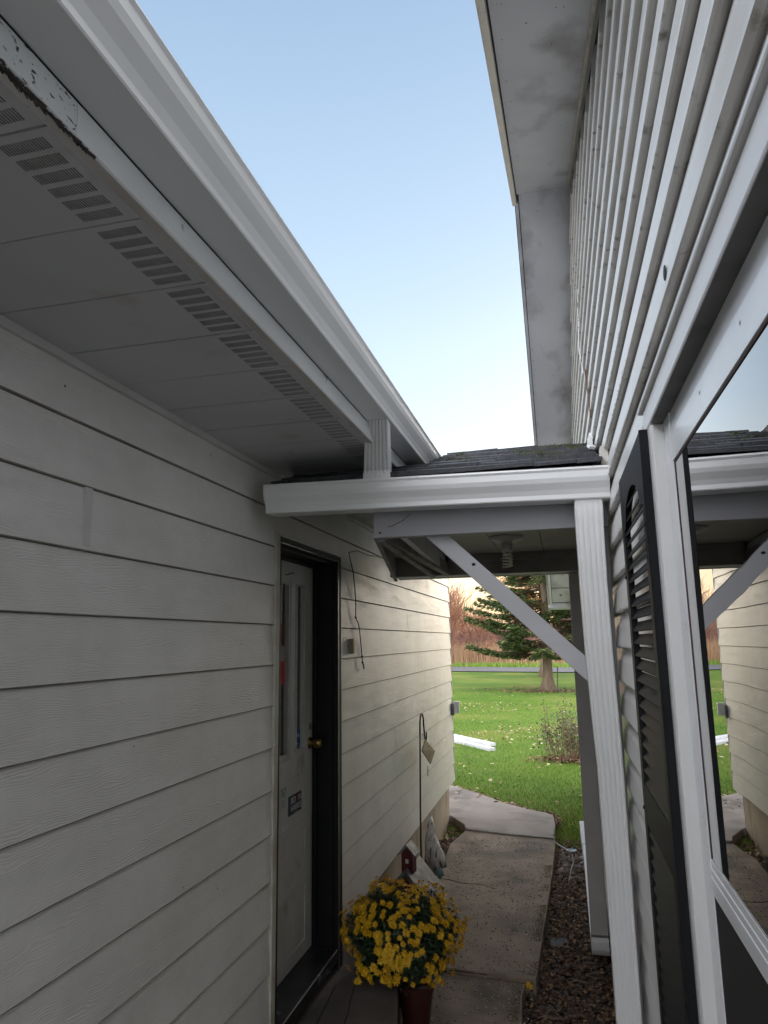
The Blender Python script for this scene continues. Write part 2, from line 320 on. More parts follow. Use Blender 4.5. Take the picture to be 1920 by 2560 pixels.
# downspout from the eave gutter down into the small gutter over the door
def ribbed_section(w, d, ribs=4, depth=.0035):
    """outline of a ribbed rectangular downspout, front is -v"""
    p = []; r = .006
    def corner(cx, cy, a0):
        for k in range(4): a = R(a0 + k * 30); p.append((cx + r * math.cos(a), cy + r * math.sin(a)))
    corner(w / 2 - r, -d / 2 + r, -90); corner(w / 2 - r, d / 2 - r, 0); corner(-w / 2 + r, d / 2 - r, 90); corner(-w / 2 + r, -d / 2 + r, 180)
    span = w - .022; m_ = ribs * 8
    for k in range(m_ + 1):
        u = k / m_; c = .5 - .5 * math.cos(2 * math.pi * ribs * u); p.append((-span / 2 + span * u, -d / 2 + depth * (1 - c) ** 2.2))
    return p
def spout(bm, path, fn_w, ribs=4):
    """path of (centre, width, depth, yaw)"""
    rings = []
    for c, w, d, yaw, rb in path:
        pr = ribbed_section(w, d, ribs, rb); ca, sa = math.cos(yaw), math.sin(yaw)
        rings.append([bm.verts.new((c[0] + u * ca - v * sa, c[1] + u * sa + v * ca, c[2])) for u, v in pr])
    n = len(rings[0])
    for a, b in zip(rings, rings[1:]):
        for k in range(n): bm.faces.new((a[k], a[(k + 1) % n], b[(k + 1) % n], b[k]))
    bm.faces.new(rings[0]); bm.faces.new(rings[-1][::-1])
bm = bmesh.new(); Y1 = R(12)
spout(bm, [((-.640, 2.478, .8222), .086, .070, R(4), .008), ((-.697, 2.690, .680), .104, .078, R(4), .008), ((-.698, 2.695, .668), .112, .080, R(4), .0008), ((-.698, 2.700, .600), .116, .082, R(4), .0002)], None, 5)
link('downspout', bm, WHITE, LH, label='short ribbed white downspout dropping onto the canopy gutter')
bm = bmesh.new(); lathe(bm, [(.0005, 0), (.004, 0), (.0035, .0015), (.0005, .002)], (0, 0, 0), 10)
for v in bm.verts: v.co = Matrix.Rotation(R(100), 3, 'X') @ v.co + Vector((-.700, 2.6520, .672))
link('screw', bm, mat('zinc', (.7, .7, .7), rough=.3, metal=1), LH)
# roof above (seen only from elsewhere)
bm = bmesh.new()
for k in range(30):
    t = k * .14; box_z = .955 + t * .32
    prism(bm, [(-.60 - t, box_z), (-.60 - t - .16, box_z + .051), (-.60 - t - .16, box_z + .045), (-.60 - t, box_z - .008)], 'y', -3.2, 8.2)
link('roof', bm, SHING, LH)
# interior darkness behind the door
link('inner_wall', B(-1.9, -1.89, 2.2, 4.6, -1.7, 1.0), mat('dark_room', (.03, .028, .025), rough=.9), LH)
# ---- door
XD = -1.38
bm = bmesh.new()                                      # frame: outer casing, jambs, head, sill
box(bm, XW - .015, XW + .016, 3.812, 3.870, -1.675, .450)
box(bm, XW - .015, XW + .016, 2.962, 3.870, .4505, .486)
box(bm, XW - .015, XW + .013, 2.962, 2.992, -1.70, .450)
box(bm, XD - .05, XW - .0155, 3.805, 3.855, -1.68, .50)
box(bm, XD - .05, XW - .0155, 2.955, 2.978, -1.68, .50)
box(bm, XD - .05, XW - .0155, 2.979, 3.804, .437, .47)
box(bm, XD + .012, XD + .030, 3.780, 3.8045, -1.56, .436)
box(bm, XD + .012, XD + .030, 2.9785, 3.7795, .415, .4365)
link('door_frame', bm, JAMB, LH, bevel=.003)
bm = bmesh.new()                                      # worn bright metal edge of the storm-door frame
box(bm, XW + .0165, XW + .020, 3.809, 3.816, -1.67, .452); box(bm, XW + .0165, XW + .020, 2.97, 3.816, .4525, .457)
box(bm, XW + .0165, XW + .019, 3.864, 3.868, -1.67, .484); box(bm, XW + .0165, XW + .019, 2.97, 3.868, .4845, .487)
link('frame_edge', bm, mat('bright_edge', (.40, .40, .37), (.22, .22, .20), 12, rough=.25, metal=.9), LH)
link('sill', B(XD - .04, XW + .02, 2.98, 3.802, -1.62, -1.565), mat('sill_dark', (.012, .012, .015), (.03, .03, .036), 8, rough=.35, stain=(.22, .26, .32), stain_scale=11, stain_amt=(.62, .70)), LH, bevel=.006)
link('casing', B(XW + .0, XW + .019, 2.916, 2.961, -1.72, .497), TRIMW, LH, bevel=.004)
DR = thing('tmp', 'x', 'x'); bpy.data.objects.remove(DR)
bm = bmesh.new(); X0, X1 = XD - .040, XD
g1, g2 = (3.075, 3.425), (3.528, 3.655); GZ0, GZ1 = -.552, .308
for (a, b) in ((2.981, g1[0]), (g1[1] + .0, g2[0]), (g2[1], 3.801)): box(bm, X0, X1, a, b, -1.562, .434)
for (a, b) in (g1, g2):
    box(bm, X0, X1, a + .0002, b - .0002, GZ1, .434)
    box(bm, X0, X1, a + .0002, b - .0002, -1.562, GZ0)
# raised bars and stuck mouldings
box(bm, X1 + .0003, X1 + .010, 3.452, 3.506, GZ0 - .02, GZ1 + .02)
box(bm, X1 + .0003, X1 + .006, 3.10, 3.45, -.672, -.575)
for z in (-.665, -.90, -1.17): box(bm, X1 + .0003, X1 + .004, 3.06, 3.70, z - .035, z - .005)
for (z0, z1) in ((-1.13, -.945), (-1.50, -1.215)):
    for (a, b) in ((3.06, 3.075), (3.685, 3.70)): box(bm, X1 + .0003, X1 + .005, a, b, z0, z1)
    box(bm, X1 + .0003, X1 + .005, 3.0755, 3.6845, z0, z0 + .015); box(bm, X1 + .0003, X1 + .005, 3.0755, 3.6845, z1 - .015, z1)
DOOR = link('door', bm, DOORP, LH, bevel=.002, label='grey painted panel door with two tall narrow glass lights and stickers')
bm = bmesh.new()
for (a, b) in (g1, g2):
    for (u, v) in ((a, a + .010), (b - .010, b)): box(bm, X1 + .0002, X1 + .012, u, v, GZ0 + .011, GZ1 - .011)
    box(bm, X1 + .0002, X1 + .012, a, b, GZ0, GZ0 + .0105); box(bm, X1 + .0002, X1 + .012, a, b, GZ1 - .0105, GZ1)
link('window_bead', bm, mat('bead', (.62, .62, .60), (.50, .50, .47), 20, rough=.4), DOOR, bevel=.002)
def glass(name, tint, f0, rough=.0):
    m = bpy.data.materials.new(name); m.use_nodes = True; N, L = m.node_tree.nodes, m.node_tree.links; N.remove(N['Principled BSDF'])
    o = N['Material Output']; gl = N.new('ShaderNodeBsdfGlossy'); gl.inputs['Roughness'].default_value = rough
    tcg = N.new('ShaderNodeTexCoord'); wv = N.new('ShaderNodeTexNoise'); wv.inputs['Scale'].default_value = 3.5; L.new(tcg.outputs['Object'], wv.inputs['Vector']); bg_ = N.new('ShaderNodeBump'); bg_.inputs['Strength'].default_value = .10; bg_.inputs['Distance'].default_value = .0032; L.new(wv.outputs[0], bg_.inputs['Height']); L.new(bg_.outputs[0], gl.inputs['Normal'])
    tr = N.new('ShaderNodeBsdfTransparent'); tr.inputs[0].default_value = (*tint, 1)
    lw = N.new('ShaderNodeFresnel'); lw.inputs['IOR'].default_value = f0; mx = N.new('ShaderNodeMixShader')
    mul = N.new('ShaderNodeMath'); mul.operation = 'MULTIPLY'; mul.use_clamp = True; mul.inputs[1].default_value = 2.1   # four glass faces of a double pane
    L.new(lw.outputs[0], mul.inputs[0]); L.new(mul.outputs[0], mx.inputs[0]); L.new(tr.outputs[0], mx.inputs[1]); L.new(gl.outputs[0], mx.inputs[2]); L.new(mx.outputs[0], o.inputs[0])
    return m
GLS = glass('window_glass', (.55, .58, .60), 1.55)
for (a, b) in (g1, g2): link('window_pane', B(X1 - .020, X1 - .017, a, b, GZ0, GZ1), GLS, DOOR)
def flat(name, y0, y1, z0, z1, m, x=X1, parent=DOOR, label=None, th=.0008):
    return link(name, B(x + .0006, x + .0006 + th, y0, y1, z0, z1), m, parent, label=label)
# reflections in the narrow lights painted as flat coloured panels, and a lattice
XI = X1 - .030
flat('painted_reflection', 3.33, 3.424, -.205, -.090, mat('reflection_red', (.75, .10, .10), (.60, .08, .08), 8), X1 - .0172, label='red lower part of the reflection painted on the glass')
flat('painted_reflection', 3.33, 3.424, -.0895, -.012, mat('reflection_pale', (.62, .55, .50), (.45, .42, .42), 14), X1 - .0172, label='pale upper part of the reflection painted on the glass')
flat('painted_reflection', 3.532, 3.60, -.21, -.070, mat('reflection_grey', (.42, .45, .50), (.45, .30, .22), 10), X1 - .0172, label='grey and brown reflection painted on the second glass')
flat('painted_reflection', 3.532, 3.60, -.0695, -.012, mat('reflection_yellow', (.62, .42, .05), (.50, .33, .04), 18), X1 - .0172, label='yellow strip of reflection painted on the second glass')
flat('curtain', 3.28, 3.424, -.011, .10, mat('reflection_brick', (.23, .10, .07), (.16, .07, .05), 40), X1 - .0172)  # brick-red reflection painted as a flat panel, not a hanging cloth
bm = bmesh.new()
for k in range(-4, 14):
    for s in (1, -1):
        a = (XI - .01, 3.24, -.56 + k * .032 if s > 0 else -.56 + k * .032 + .19); b = (XI - .01, 3.43, a[2] + .19 * s)
        bar(bm, a, b, .004, .009, (0, 0, 1))
for v in bm.verts: v.co.z = min(max(v.co.z, -.55), -.29)
link('lattice', bm, mat('lattice', (.16, .17, .12), (.10, .11, .07), 20), DOOR)
# stickers
NAVY = mat('sticker_navy', (.012, .022, .055), rough=.4); PAPER = mat('sticker_white', (.70, .70, .70), rough=.5); INKR = mat('ink_red', (.55, .05, .06), rough=.4)
BLUE = mat('sticker_blue', (.03, .11, .33), rough=.4); GREEN = mat('ink_green', (.10, .28, .24), rough=.5); PINK = mat('ink_pink', (.55, .18, .28), rough=.5)
SY = Matrix(((0, 0, 1, 0), (1, 0, 0, 0), (0, 1, 0, 0), (0, 0, 0, 1)))     # text faces +x, reads along +y
def txt(body, size, m, y, z, parent=DOOR, x=X1 + .0016, sx=1.0):
    return text('lettering', body, size, m, parent, Matrix.Translation((x, y, z)) @ SY @ Matrix.Scale(sx, 4, (1, 0, 0)))
flat('sticker', 3.452, 3.634, -.850, -.757, NAVY, label='dark navy sticker with two lines of white capitals')
txt('BID   N', .042, PAPER, 3.555, -.784, sx=1.05); txt('HARRIS', .042, PAPER, 3.555, -.822, sx=1.02)
bm = bmesh.new()
for k in range(3): box(bm, X1 + .0015, X1 + .0022, 3.5705, 3.5905, -.7955 + k * .0105, -.7895 + k * .0105)
link('logo', bm, INKR, DOOR)
bm = bmesh.new(); box(bm, X1 + .0015, X1 + .002, 3.530, 3.58, -.8455, -.8435); link('logo', bm, PAPER, DOOR)
flat('sticker', 3.342, 3.430, -.803, -.676, mat('sticker_pale', (.56, .57, .53), rough=.5), label='pale sticker with a small green house roof over standing figures')
bm = bmesh.new()
for s in (1, -1):
    bar(bm, (X1 + .0018, 3.386, -.688), (X1 + .0018, 3.386 + s * .030, -.712), .0008, .006, (0, 0, 1))
    bar(bm, (X1 + .0018, 3.386, -.698), (X1 + .0018, 3.386 + s * .024, -.718), .0008, .003, (0, 0, 1))
for d in (-.014, -.005, .005, .014): box(bm, X1 + .0015, X1 + .002, 3.386 + d - .0022, 3.386 + d + .0022, -.742, -.716)
for k, w in enumerate((.036, .030, .045, .03)): box(bm, X1 + .0015, X1 + .002, 3.386 - w / 2, 3.386 + w / 2, -.760 - k * .009, -.757 - k * .009)
link('logo', bm, GREEN, DOOR)
flat('sticker', 3.285, 3.333, -.765, -.680, mat('sticker_lilac', (.52, .47, .50), rough=.5), label='lilac sticker with rows of pink print')
bm = bmesh.new()
for k in range(6): box(bm, X1 + .0015, X1 + .002, 3.290, 3.326, -.760 + k * .013, -.755 + k * .013)
link('logo', bm, PINK, DOOR)
flat('sticker', 3.285, 3.333, -.860, -.768, mat('sticker_grey', (.24, .27, .30), (.3, .32, .36), 30, rough=.5), label='grey blue sticker under the lilac one')
flat('sticker', 3.375, 3.455, -.925, -.875, PAPER, label='small white label with a blue lower band'); flat('sticker', 3.375, 3.455, -.937, -.9255, mat('band_blue', (.18, .32, .50), rough=.5), label='blue band of the small label')
flat('scuff', 3.34, 3.47, -.956, -.949, DARKGAP, th=.0004)
flat('sticker', 3.530, 3.652, -.538, -.452, BLUE, X1 - .0168, label='blue sticker behind the glass with white capitals')
txt('VOTING', .026, PAPER, 3.592, -.482, x=X1 - .0148, sx=1.1)
txt('vote', .012, PAPER, 3.612, -.522, x=X1 - .0148)
bm = bmesh.new()
lathe(bm, [(.002, 0), (.032, 0), (.030, .006), (.016, .009), (.013, .024), (.014, .028), (.024, .034), (.026, .050), (.024, .066), (.018, .071), (.002, .072)], (0, 0, 0), 24)
for v in bm.verts: v.co = Matrix.Rotation(R(90), 3, 'Y') @ v.co + Vector((XD + .0005, 3.752, -.537))
link('door_knob', bm, BRASS, DOOR, smooth=True)
link('deadbolt', B(XD + .0004, XD + .006, 3.748, 3.762, -.468, -.435), DARKGAP, DOOR, bevel=.003)
bm = bmesh.new(); tube(bm, [(XD + .012, 3.36, .345), (XD + .014, 3.42, .356), (XD + .014, 3.47, .366)], .0025, 6); link('nail', bm, DARKGAP, DOOR)

# ================================================================== things on the left wall
bm = bmesh.new()
cab = [(-1.228, 5.30, .610), (-1.225, 5.0, .592), (-1.226, 4.7, .585), (-1.227, 4.45, .566), (-1.228, 4.2, .566), (-1.230, 4.02, .533), (-1.230, 4.045, .500), (-1.228, 4.106, .414), (-1.226, 4.130, .32), (-1.226, 4.147, .248), (-1.229, 4.152, .147), (-1.225, 4.19, .115), (-1.226, 4.221, .082), (-1.230, 4.262, 0.0), (-1.232, 4.296, -.091), (-1.229, 4.294, -.125)]
tube(bm, cab, .0032, 6)
for p in (cab[10], cab[14], cab[15]): lathe(bm, [(.001, -.008), (.007, -.003), (.007, .004), (.001, .009)], p, 8)
tube(bm, [(-1.229, 4.294, -.125), (-1.225, 4.300, -.140), (-1.226, 4.318, -.167)], .005, 6)
o = link('hanging_cable', bm, BLACKP, smooth=True); prop(o, 'thin black cable looping down the pale siding beside the black door frame', 'cable')
t = thing('door_chime_block', 'small raw wood block screwed to the siding beside the dangling cable', 'wood block', (-1.24, 4.08, -.06))
link('block', B(-1.2405, -1.2155, 4.043, 4.083, -.068, .019), RAWW, t, bevel=.002)
link('cover', B(-1.2150, -1.2105, 4.049, 4.080, -.064, .015), mat('block_face', (.62, .50, .30), (.50, .40, .24), 40, rough=.4), t, bevel=.002)
t = thing('wall_bracket', 'white plastic bracket with a dark latch on the far corner of the pale siding', 'bracket', (-1.24, 7.84, -.66))
link('plate', B(-1.238, -1.170, 7.945, 7.985, -.79, -.665), WHITE, t, bevel=.006)
link('latch', B(-1.2375, -1.205, 7.800, 7.835, -.80, -.675), mat('latch_metal', (.18, .19, .21), (.09, .09, .1), 20, rough=.4), t, bevel=.004)
# shepherd's hook with a hanging spinner
IRON = mat('black_iron', (.010, .010, .011), (.016, .016, .016), 30, rough=.4)
hx = -1.13; bm = bmesh.new()
pts = [(hx, 5.47, -2.0), (hx, 5.50, -1.3), (hx, 5.56, -.66)]
for k in range(1, 10):
    a = math.pi * (1 - k / 10); pts.append((hx, 5.635 + .075 * math.cos(a), -.66 + .095 * math.sin(a)))
pts += [(hx, 5.71, -.66), (hx, 5.735, -.74), (hx + .002, 5.755, -.785), (hx + .004, 5.775, -.787), (hx + .006, 5.785, -.765), (hx + .006, 5.785, -.725)]
tube(bm, pts, .0065, 10)
o = link('shepherd_hook', bm, IRON, smooth=True); prop(o, 'slim black shepherd hook standing against the pale siding', 'plant hook')
t = thing('wind_spinner', 'tan square metal plate with curled wires hanging from the black hook', 'ornament', (-1.12, 5.74, -.96))
c = Vector((-1.12, 5.75, -.865)); e1 = Vector((.05, .62, -.22)).normalized(); e2 = Vector((.12, .16, -.98)).normalized()
bm = bmesh.new(); q = [(-1.125, 5.725, -.775), (-1.12, 5.560, -.835), (-1.12, 5.905, -.990), (-1.115, 6.085, -.915)]
nrm = (Vector(q[3]) - Vector(q[0])).cross(Vector(q[1]) - Vector(q[0])).normalized() * .004
A = [bm.verts.new(Vector(v) + nrm) for v in (q[0], q[1], q[2], q[3])]; Bv = [bm.verts.new(Vector(v) - nrm) for v in (q[0], q[1], q[2], q[3])]
bm.faces.new(A); bm.faces.new(Bv[::-1])
for i in range(4): bm.faces.new((A[i], A[(i + 1) % 4], Bv[(i + 1) % 4], Bv[i]))
link('plate', bm, mat('tan_metal', (.33, .24, .13), (.26, .19, .10), 10, rough=.55), t)
def curl(bm, c, r, a0, a1, rad=.0018, n=14):
    tube(bm, [(c[0], c[1] + r * (1 - .55 * k / n) * math.cos(a0 + (a1 - a0) * k / n), c[2] + r * (1 - .55 * k / n) * math.sin(a0 + (a1 - a0) * k / n)) for k in range(n + 1)], rad, 5)
for cc_, r_, a0, a1 in (((-1.12, 5.80, -1.035), .045, 1.6, 7.5), ((-1.12, 5.60, -.745), .040, -1.4, 4.5)):
    bm = bmesh.new(); curl(bm, cc_, r_, a0, a1); link('curled_wire', bm, IRON, t)
bm = bmesh.new(); tube(bm, [(hx + .003, 5.765, -.787), (-1.122, 5.73, -.785), (-1.121, 5.80, -.825), (-1.119, 5.90, -.86), (-1.117, 6.0, -.90)], .003, 6); tube(bm, [(-1.12, 5.84, -.84), (-1.12, 5.93, -.835)], .009, 6)
link('hanger', bm, mat('dull_steel', (.30, .29, .27), (.14, .13, .12), 60, rough=.4, metal=.8), t)
# barn bird house
t = thing('barn_birdhouse', 'red barn birdhouse with weathered grey metal roof and a small cupola', 'birdhouse', (-1.08, 4.85, -1.93))
REDB = mat('barn_red', (.13, .012, .015), (.085, .010, .012), 12, rough=.55, bump=.2, bscale=60, stretch=(1, 1, .1)); TIN = mat('weathered_tin', (.26, .27, .29), (.12, .115, .13), 16, rough=.5, stain=(.045, .035, .04), stain_scale=12, stain_amt=(.50, .62))
Rz = Matrix.Rotation(R(-6), 4, 'Z'); bc = Vector((-1.075, 4.72, -1.93))
def bh(bm): 
    for v in bm.verts: v.co = (Rz @ v.co) + bc
    return bm
bm = bmesh.new(); prism(bm, [(-.125, 0), (.125, 0), (.125, .34), (0, .47), (-.125, .34)], 'y', 0, .26); link('body', bh(bm), REDB, t)
bm = bmesh.new()
for s in (1, -1): prism(bm, [(0, .474), (s * .165, .303), (s * .172, .312), (0, .490)], 'y', -.03, .30)
link('roof', bh(bm), TIN, t)
bm = bmesh.new()
for s in (1, -1): prism(bm, [(s * .002, .455), (s * .155, .300), (s * .168, .300), (s * .002, .474)], 'y', -.034, -.022)
link('trim', bh(bm), TIN, t)
bm = bmesh.new(); prism(bm, [(-.038, .44), (.038, .44), (.038, .575), (0, .615), (-.038, .575)], 'y', .03, .11); link('cupola', bh(bm), REDB, t)
bm = bmesh.new()
for s in (1, -1): prism(bm, [(0, .618), (s * .058, .560), (s * .062, .568), (0, .632)], 'y', .012, .13)
link('cupola_roof', bh(bm), TIN, t)
bm = bmesh.new(); box(bm, -.010, .010, .026, .0298, .515, .540); box(bm, -.004, .004, .024, .0259, .518, .537); link('painted_star', bh(bm), PAPER, t)
bm = bmesh.new(); box(bm, .10, .19, -.03, .28, .285, .300); link('eave_board', bh(bm), TIN, t)
# hen figurine and two tipped pots
def blob(bm, path, n=14, sx=1.0):
    rings = []
    for (p, rx, rz) in path:
        rings.append([bm.verts.new((p[0] + rx * math.cos(2 * math.pi * k / n), p[1] + .3 * rz * math.sin(2 * math.pi * k / n), p[2] + rz * math.sin(2 * math.pi * k / n))) for k in range(n)])
    for a, b in zip(rings, rings[1:]):
        for k in range(n): bm.faces.new((a[k], a[(k + 1) % n], b[(k + 1) % n], b[k]))
    bm.faces.new(rings[0][::-1]); bm.faces.new(rings[-1])
t = thing('hen_figurine', 'white ceramic hen with a blue green head pecking between the birdhouse and dark pots', 'figurine', (-1.055, 5.610, -1.905))
bm = bmesh.new()
tube(bm, [(-1.110, 5.820, -1.375), (-1.107, 5.790, -1.425), (-1.095, 5.740, -1.505), (-1.075, 5.680, -1.575), (-1.050, 5.630, -1.625), (-1.030, 5.590, -1.665), (-1.020, 5.570, -1.695)], [.006, .028, .038, .062, .078, .060, .030], 16)
tube(bm, [(-1.140, 5.760, -1.475), (-1.125, 5.720, -1.535), (-1.100, 5.680, -1.605), (-1.085, 5.660, -1.655)], [.005, .022, .034, .015], 10)
o = link('body', bm, mat('hen_white', (.60, .58, .56), (.36, .34, .32), 30, rough=.5, stain=(.07, .06, .06), stain_scale=26, stain_amt=(.54, .60), stretch=(1.6, .5, .5), bump=.4, bscale=60), t, smooth=True)
bm = bmesh.new(); tube(bm, [(-1.023, 5.575, -1.680), (-1.010, 5.560, -1.700), (-1.000, 5.545, -1.720), (-1.010, 5.530, -1.740)], [.022, .034, .028, .006], 12)
link('head', bm, mat('hen_teal', (.10, .22, .25), (.2, .3, .3), 30, rough=.4), t, smooth=True)
bm = bmesh.new()
for s in (-.025, .03): tube(bm, [(-1.14 + s, 5.49, -1.69), (-1.14 + s, 5.49, -1.97)], .007, 6)
link('leg', bm, IRON, t)
DKG = mat('dark_green_plastic', (.022, .028, .022), (.035, .042, .032), 9, rough=.4)
for nm, lab, c0, c1, r0, r1 in (('plant_pot', 'upturned dark green plant pot directly behind the white hen', (-1.150, 6.02, -1.95), (-1.165, 6.06, -1.64), .075, .042), ('plant_pot', 'tipped dark green plant pot beside the walk, past the upturned one', (-1.105, 6.22, -1.93), (-1.17, 6.28, -1.73), .070, .045)):
    bm = bmesh.new(); tube(bm, [c0, tuple(.93 * np.array(c0) + .07 * np.array(c1)), tuple(.92 * np.array(c0) + .08 * np.array(c1)), c1], [r0 * 1.1, r0 * 1.1, r0, r1], 20)
    o = link(nm, bm, DKG, smooth=False, bevel=.004); prop(o, lab, 'plant pot', 'dark green plant pots behind the hen')

# ================================================================== RIGHT HOUSE (local wall plane x = .22)
RHo = thing('gable_house', 'white vinyl sided gable house with black louvred shutter and a large window', 'house', (.22, 1.4, -2.0))
XR = .22; LZ = [-.036 + .1235 * k for k in range(-16, 24)]
WY0, WY1, WZ0, WZ1 = -1.30, 1.40, -1.10, .449      # window hole
PY, PZ, SLP = 3.92, 2.66, .40                       # gable peak and slope
KY0, KY1, KZ0, KZ1 = 3.30, 4.30, -1.72, .30         # side door hole
rake_z = lambda y: PZ - SLP * abs(y - PY)
bm = bmesh.new(); bmc = bmesh.new()
def course(y0, y1, z0):
    h = .1235; f = XR + .002
    # vinyl Dutch-lap: rounded lip, sloped foot, flat face
    prof = [(f + .004, z0 + .004), (f - .009, z0), (f - .0155, z0 + .0010), (f - .0190, z0 + .0045), (f - .0200, z0 + .0100), (f - .0130, z0 + h * .62), (f - .0055, z0 + h * .80), (f, z0 + h), (f + .02, z0 + h), (f + .02, z0 + .001)]
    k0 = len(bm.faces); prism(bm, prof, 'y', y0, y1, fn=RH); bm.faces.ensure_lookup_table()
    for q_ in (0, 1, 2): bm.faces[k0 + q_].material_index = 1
for z0 in LZ:
    z1 = z0 + .1235
    if z1 > PZ: continue
    half = (PZ - z1) / SLP; spans = [(max(-1.9, PY - half), min(9.7, PY + half))] if z1 > .35 else [(-1.9, 9.7)]
    for hy0, hy1, hz0, hz1 in ((WY0, WY1, WZ0, WZ1), (KY0, KY1, KZ0, KZ1)):
        ns = []
        for a, b in spans:
            if z1 > hz0 + .002 and z0 < hz1 - .002:
                if a < hy0: ns.append((a, min(b, hy0)))
                if b > hy1: ns.append((max(a, hy1), b))
            else: ns.append((a, b))
        spans = ns
    for a, b in spans:
        # individual panels lap each other every couple of metres
        c = a
        while c < b - .01:
            e = min(b, c + random.uniform(2.2, 3.6)); 
            course(c, e - .0015 if e < b else e, z0); c = e
link('wall', bm, [VINYL, mat('shaded_grimy_lip', (.56, .55, .52), (.44, .42, .39), 5, rough=.5, stain=(.16, .15, .11), stain_scale=22, stain_amt=(.60, .72))], RHo)  # lip undersides: grime, with their shade painted into the colour
bm = bmesh.new()
for (y0, y1, z0, z1) in ((-1.9, WY0 - .01, -2.2, .35), (WY1 + .07, KY0 - .01, -2.2, .45), (KY1 + .01, 9.7, -2.2, .30), (WY0 - .01, WY1 + .07, -2.2, WZ0), (WY0 - .01, 3.29, WZ1, .60), (3.29, KY1 + .01, KZ1 + .02, .60)):
    box(bm, XR + .0205, XR + .10, y0, y1, z0, z1)
prism(bm, [(-1.9, .355), (PY, PZ - .02), (9.7, .355)], 'x', XR + .0205, XR + .10)
link('sheathing', bm, MATS['sheathing'], RHo, rh=True)
bm = bmesh.new(); box(bm, XR + .1005, 3.2, 9.55, 9.7, -2.2, .30); box(bm, XR + .1005, 3.2, -1.9, -1.75, -2.2, .35); box(bm, 3.2005, 3.3, -1.9, 9.7, -2.2, .35)
box(bm, XR + .1005, 3.2, -1.74, 9.54, .62, .64)
link('outer_wall', bm, MATS['sheathing'], RHo, rh=True)
# algae on lip undersides
def speckle(name, n, f, m, parent):
    bm = bmesh.new()
    for _ in range(n):
        p, s = f(); a = random.uniform(0, 6.28)
        vs = [bm.verts.new(RH((p[0] + random.uniform(-.001, .001), p[1] + s * 2.4 * math.cos(a + k * 2.1), p[2] + s * .35 * math.sin(a + k * 2.1)))) for k in range(3)]
        bm.faces.new(vs)
    return link(name, bm, m, parent)
def fa():
    k = random.choice([18, 19, 20, 21, 21, 22, 22, 23, 23]); y = random.triangular(1.7, 3.6, 2.9)
    return (XR - .0182, y, LZ[k] + .0045 + random.uniform(-.004, .006)), random.uniform(.001, .0035)
speckle('algae', 2600, fa, ALGAE, RHo)
# rake soffits, fascia, drip edge, roof
OV = -.090
bm = bmesh.new()
def slab(y0, y1, x0, x1, dz0, dz1, bm, fn=RH):
    for (a, b) in ((y0, y1),):
        vs = [bm.verts.new(fn((x, y, rake_z(y) + dz))) for x in (x0, x1) for y in (a, b) for dz in (dz0, dz1)]
        for f in ((0, 1, 3, 2), (4, 6, 7, 5), (0, 4, 5, 1), (2, 3, 7, 6), (0, 2, 6, 4), (1, 5, 7, 3)): bm.faces.new([vs[i] for i in f])
slab(-2.2, PY - .002, OV - .012, XR + .0, 0, .012, bm); slab(PY + .001, 9.62, OV, XR, 0, .012, bm)
link('soffit', bm, RAKE, RHo)
bm = bmesh.new(); slab(-2.2, PY + .06, OV - .036, OV - .016, -.012, .16, bm); slab(-2.2, PY + .05, OV - .0395, OV - .0365, -.018, .16, bm)
link('fascia', bm, CREAM, RHo, label='cream rake board with dirt along its lower edge')
bm = bmesh.new(); slab(PY + .051, 9.64, OV - .022, OV - .004, -.004, .15, bm); link('fascia', bm, RAKE, RHo)
bm = bmesh.new(); slab(-2.2, PY, OV - .0155, OV - .0095, -.0015, -.0002, bm); slab(PY, 9.6, OV - .0035, OV + .0015, -.0015, -.0002, bm); link('gap', bm, DARKGAP, RHo)
bm = bmesh.new(); slab(-2.3, PY, OV - .03, 3.2, .162, .176, bm); slab(PY, 9.75, OV - .03, 3.2, .162, .176, bm); link('roof', bm, SHING, RHo)
bm = bmesh.new(); slab(-1.9, PY - .02, XR - .028, XR - .016, -.016, -.004, bm); link('rake_trim', bm, mat('rake_trim', (.62, .58, .52), (.5, .46, .4), 20, rough=.5), RHo)
# eave return at the low far end: boxed-in soffit with a stencilled figure on its board
bm = bmesh.new(); ye = 9.45
box(bm, OV - .020, XR + .02, ye, ye + .02, rake_z(ye) - .045, rake_z(ye) + .13)
link('eave_end_board', bm, RAKE, RHo, rh=True)
bm = bmesh.new(); slab(9.0, 9.02, OV + .010, XR - .02, -.002, -.0005, bm); link('gap', bm, mat('joint_grey', (.16, .15, .14), rough=.9), RHo)
bm = bmesh.new(); slab(7.6, 9.42, OV + .031, OV + .036, -.0025, -.0005, bm); slab(9.405, 9.42, OV + .036, XR - .02, -.0025, -.0005, bm); link('gap', bm, DARKGAP, RHo)
bm = bmesh.new(); slab(6.9, 9.44, OV + .0, OV + .030, -.016, -.0006, bm); link('edge_strip', bm, WHITE, RHo)
pos = Vector(RH((.055, 9.20, rake_z(9.20) - .0022)))
th = math.atan(SLP)
Mx = Matrix.Translation(pos) @ Matrix(((1, 0, 0, 0), (0, math.cos(th), math.sin(th), 0), (0, -math.sin(th), math.cos(th), 0), (0, 0, 0, 1))) @ Matrix.Scale(-1, 4, (1, 0, 0))
Mx = Mx @ Matrix.Rotation(math.pi, 4, 'Z')
text('lettering', '2', .085, DARKGAP, RHo, Mx @ Matrix.Scale(1, 4))
bm = bmesh.new()
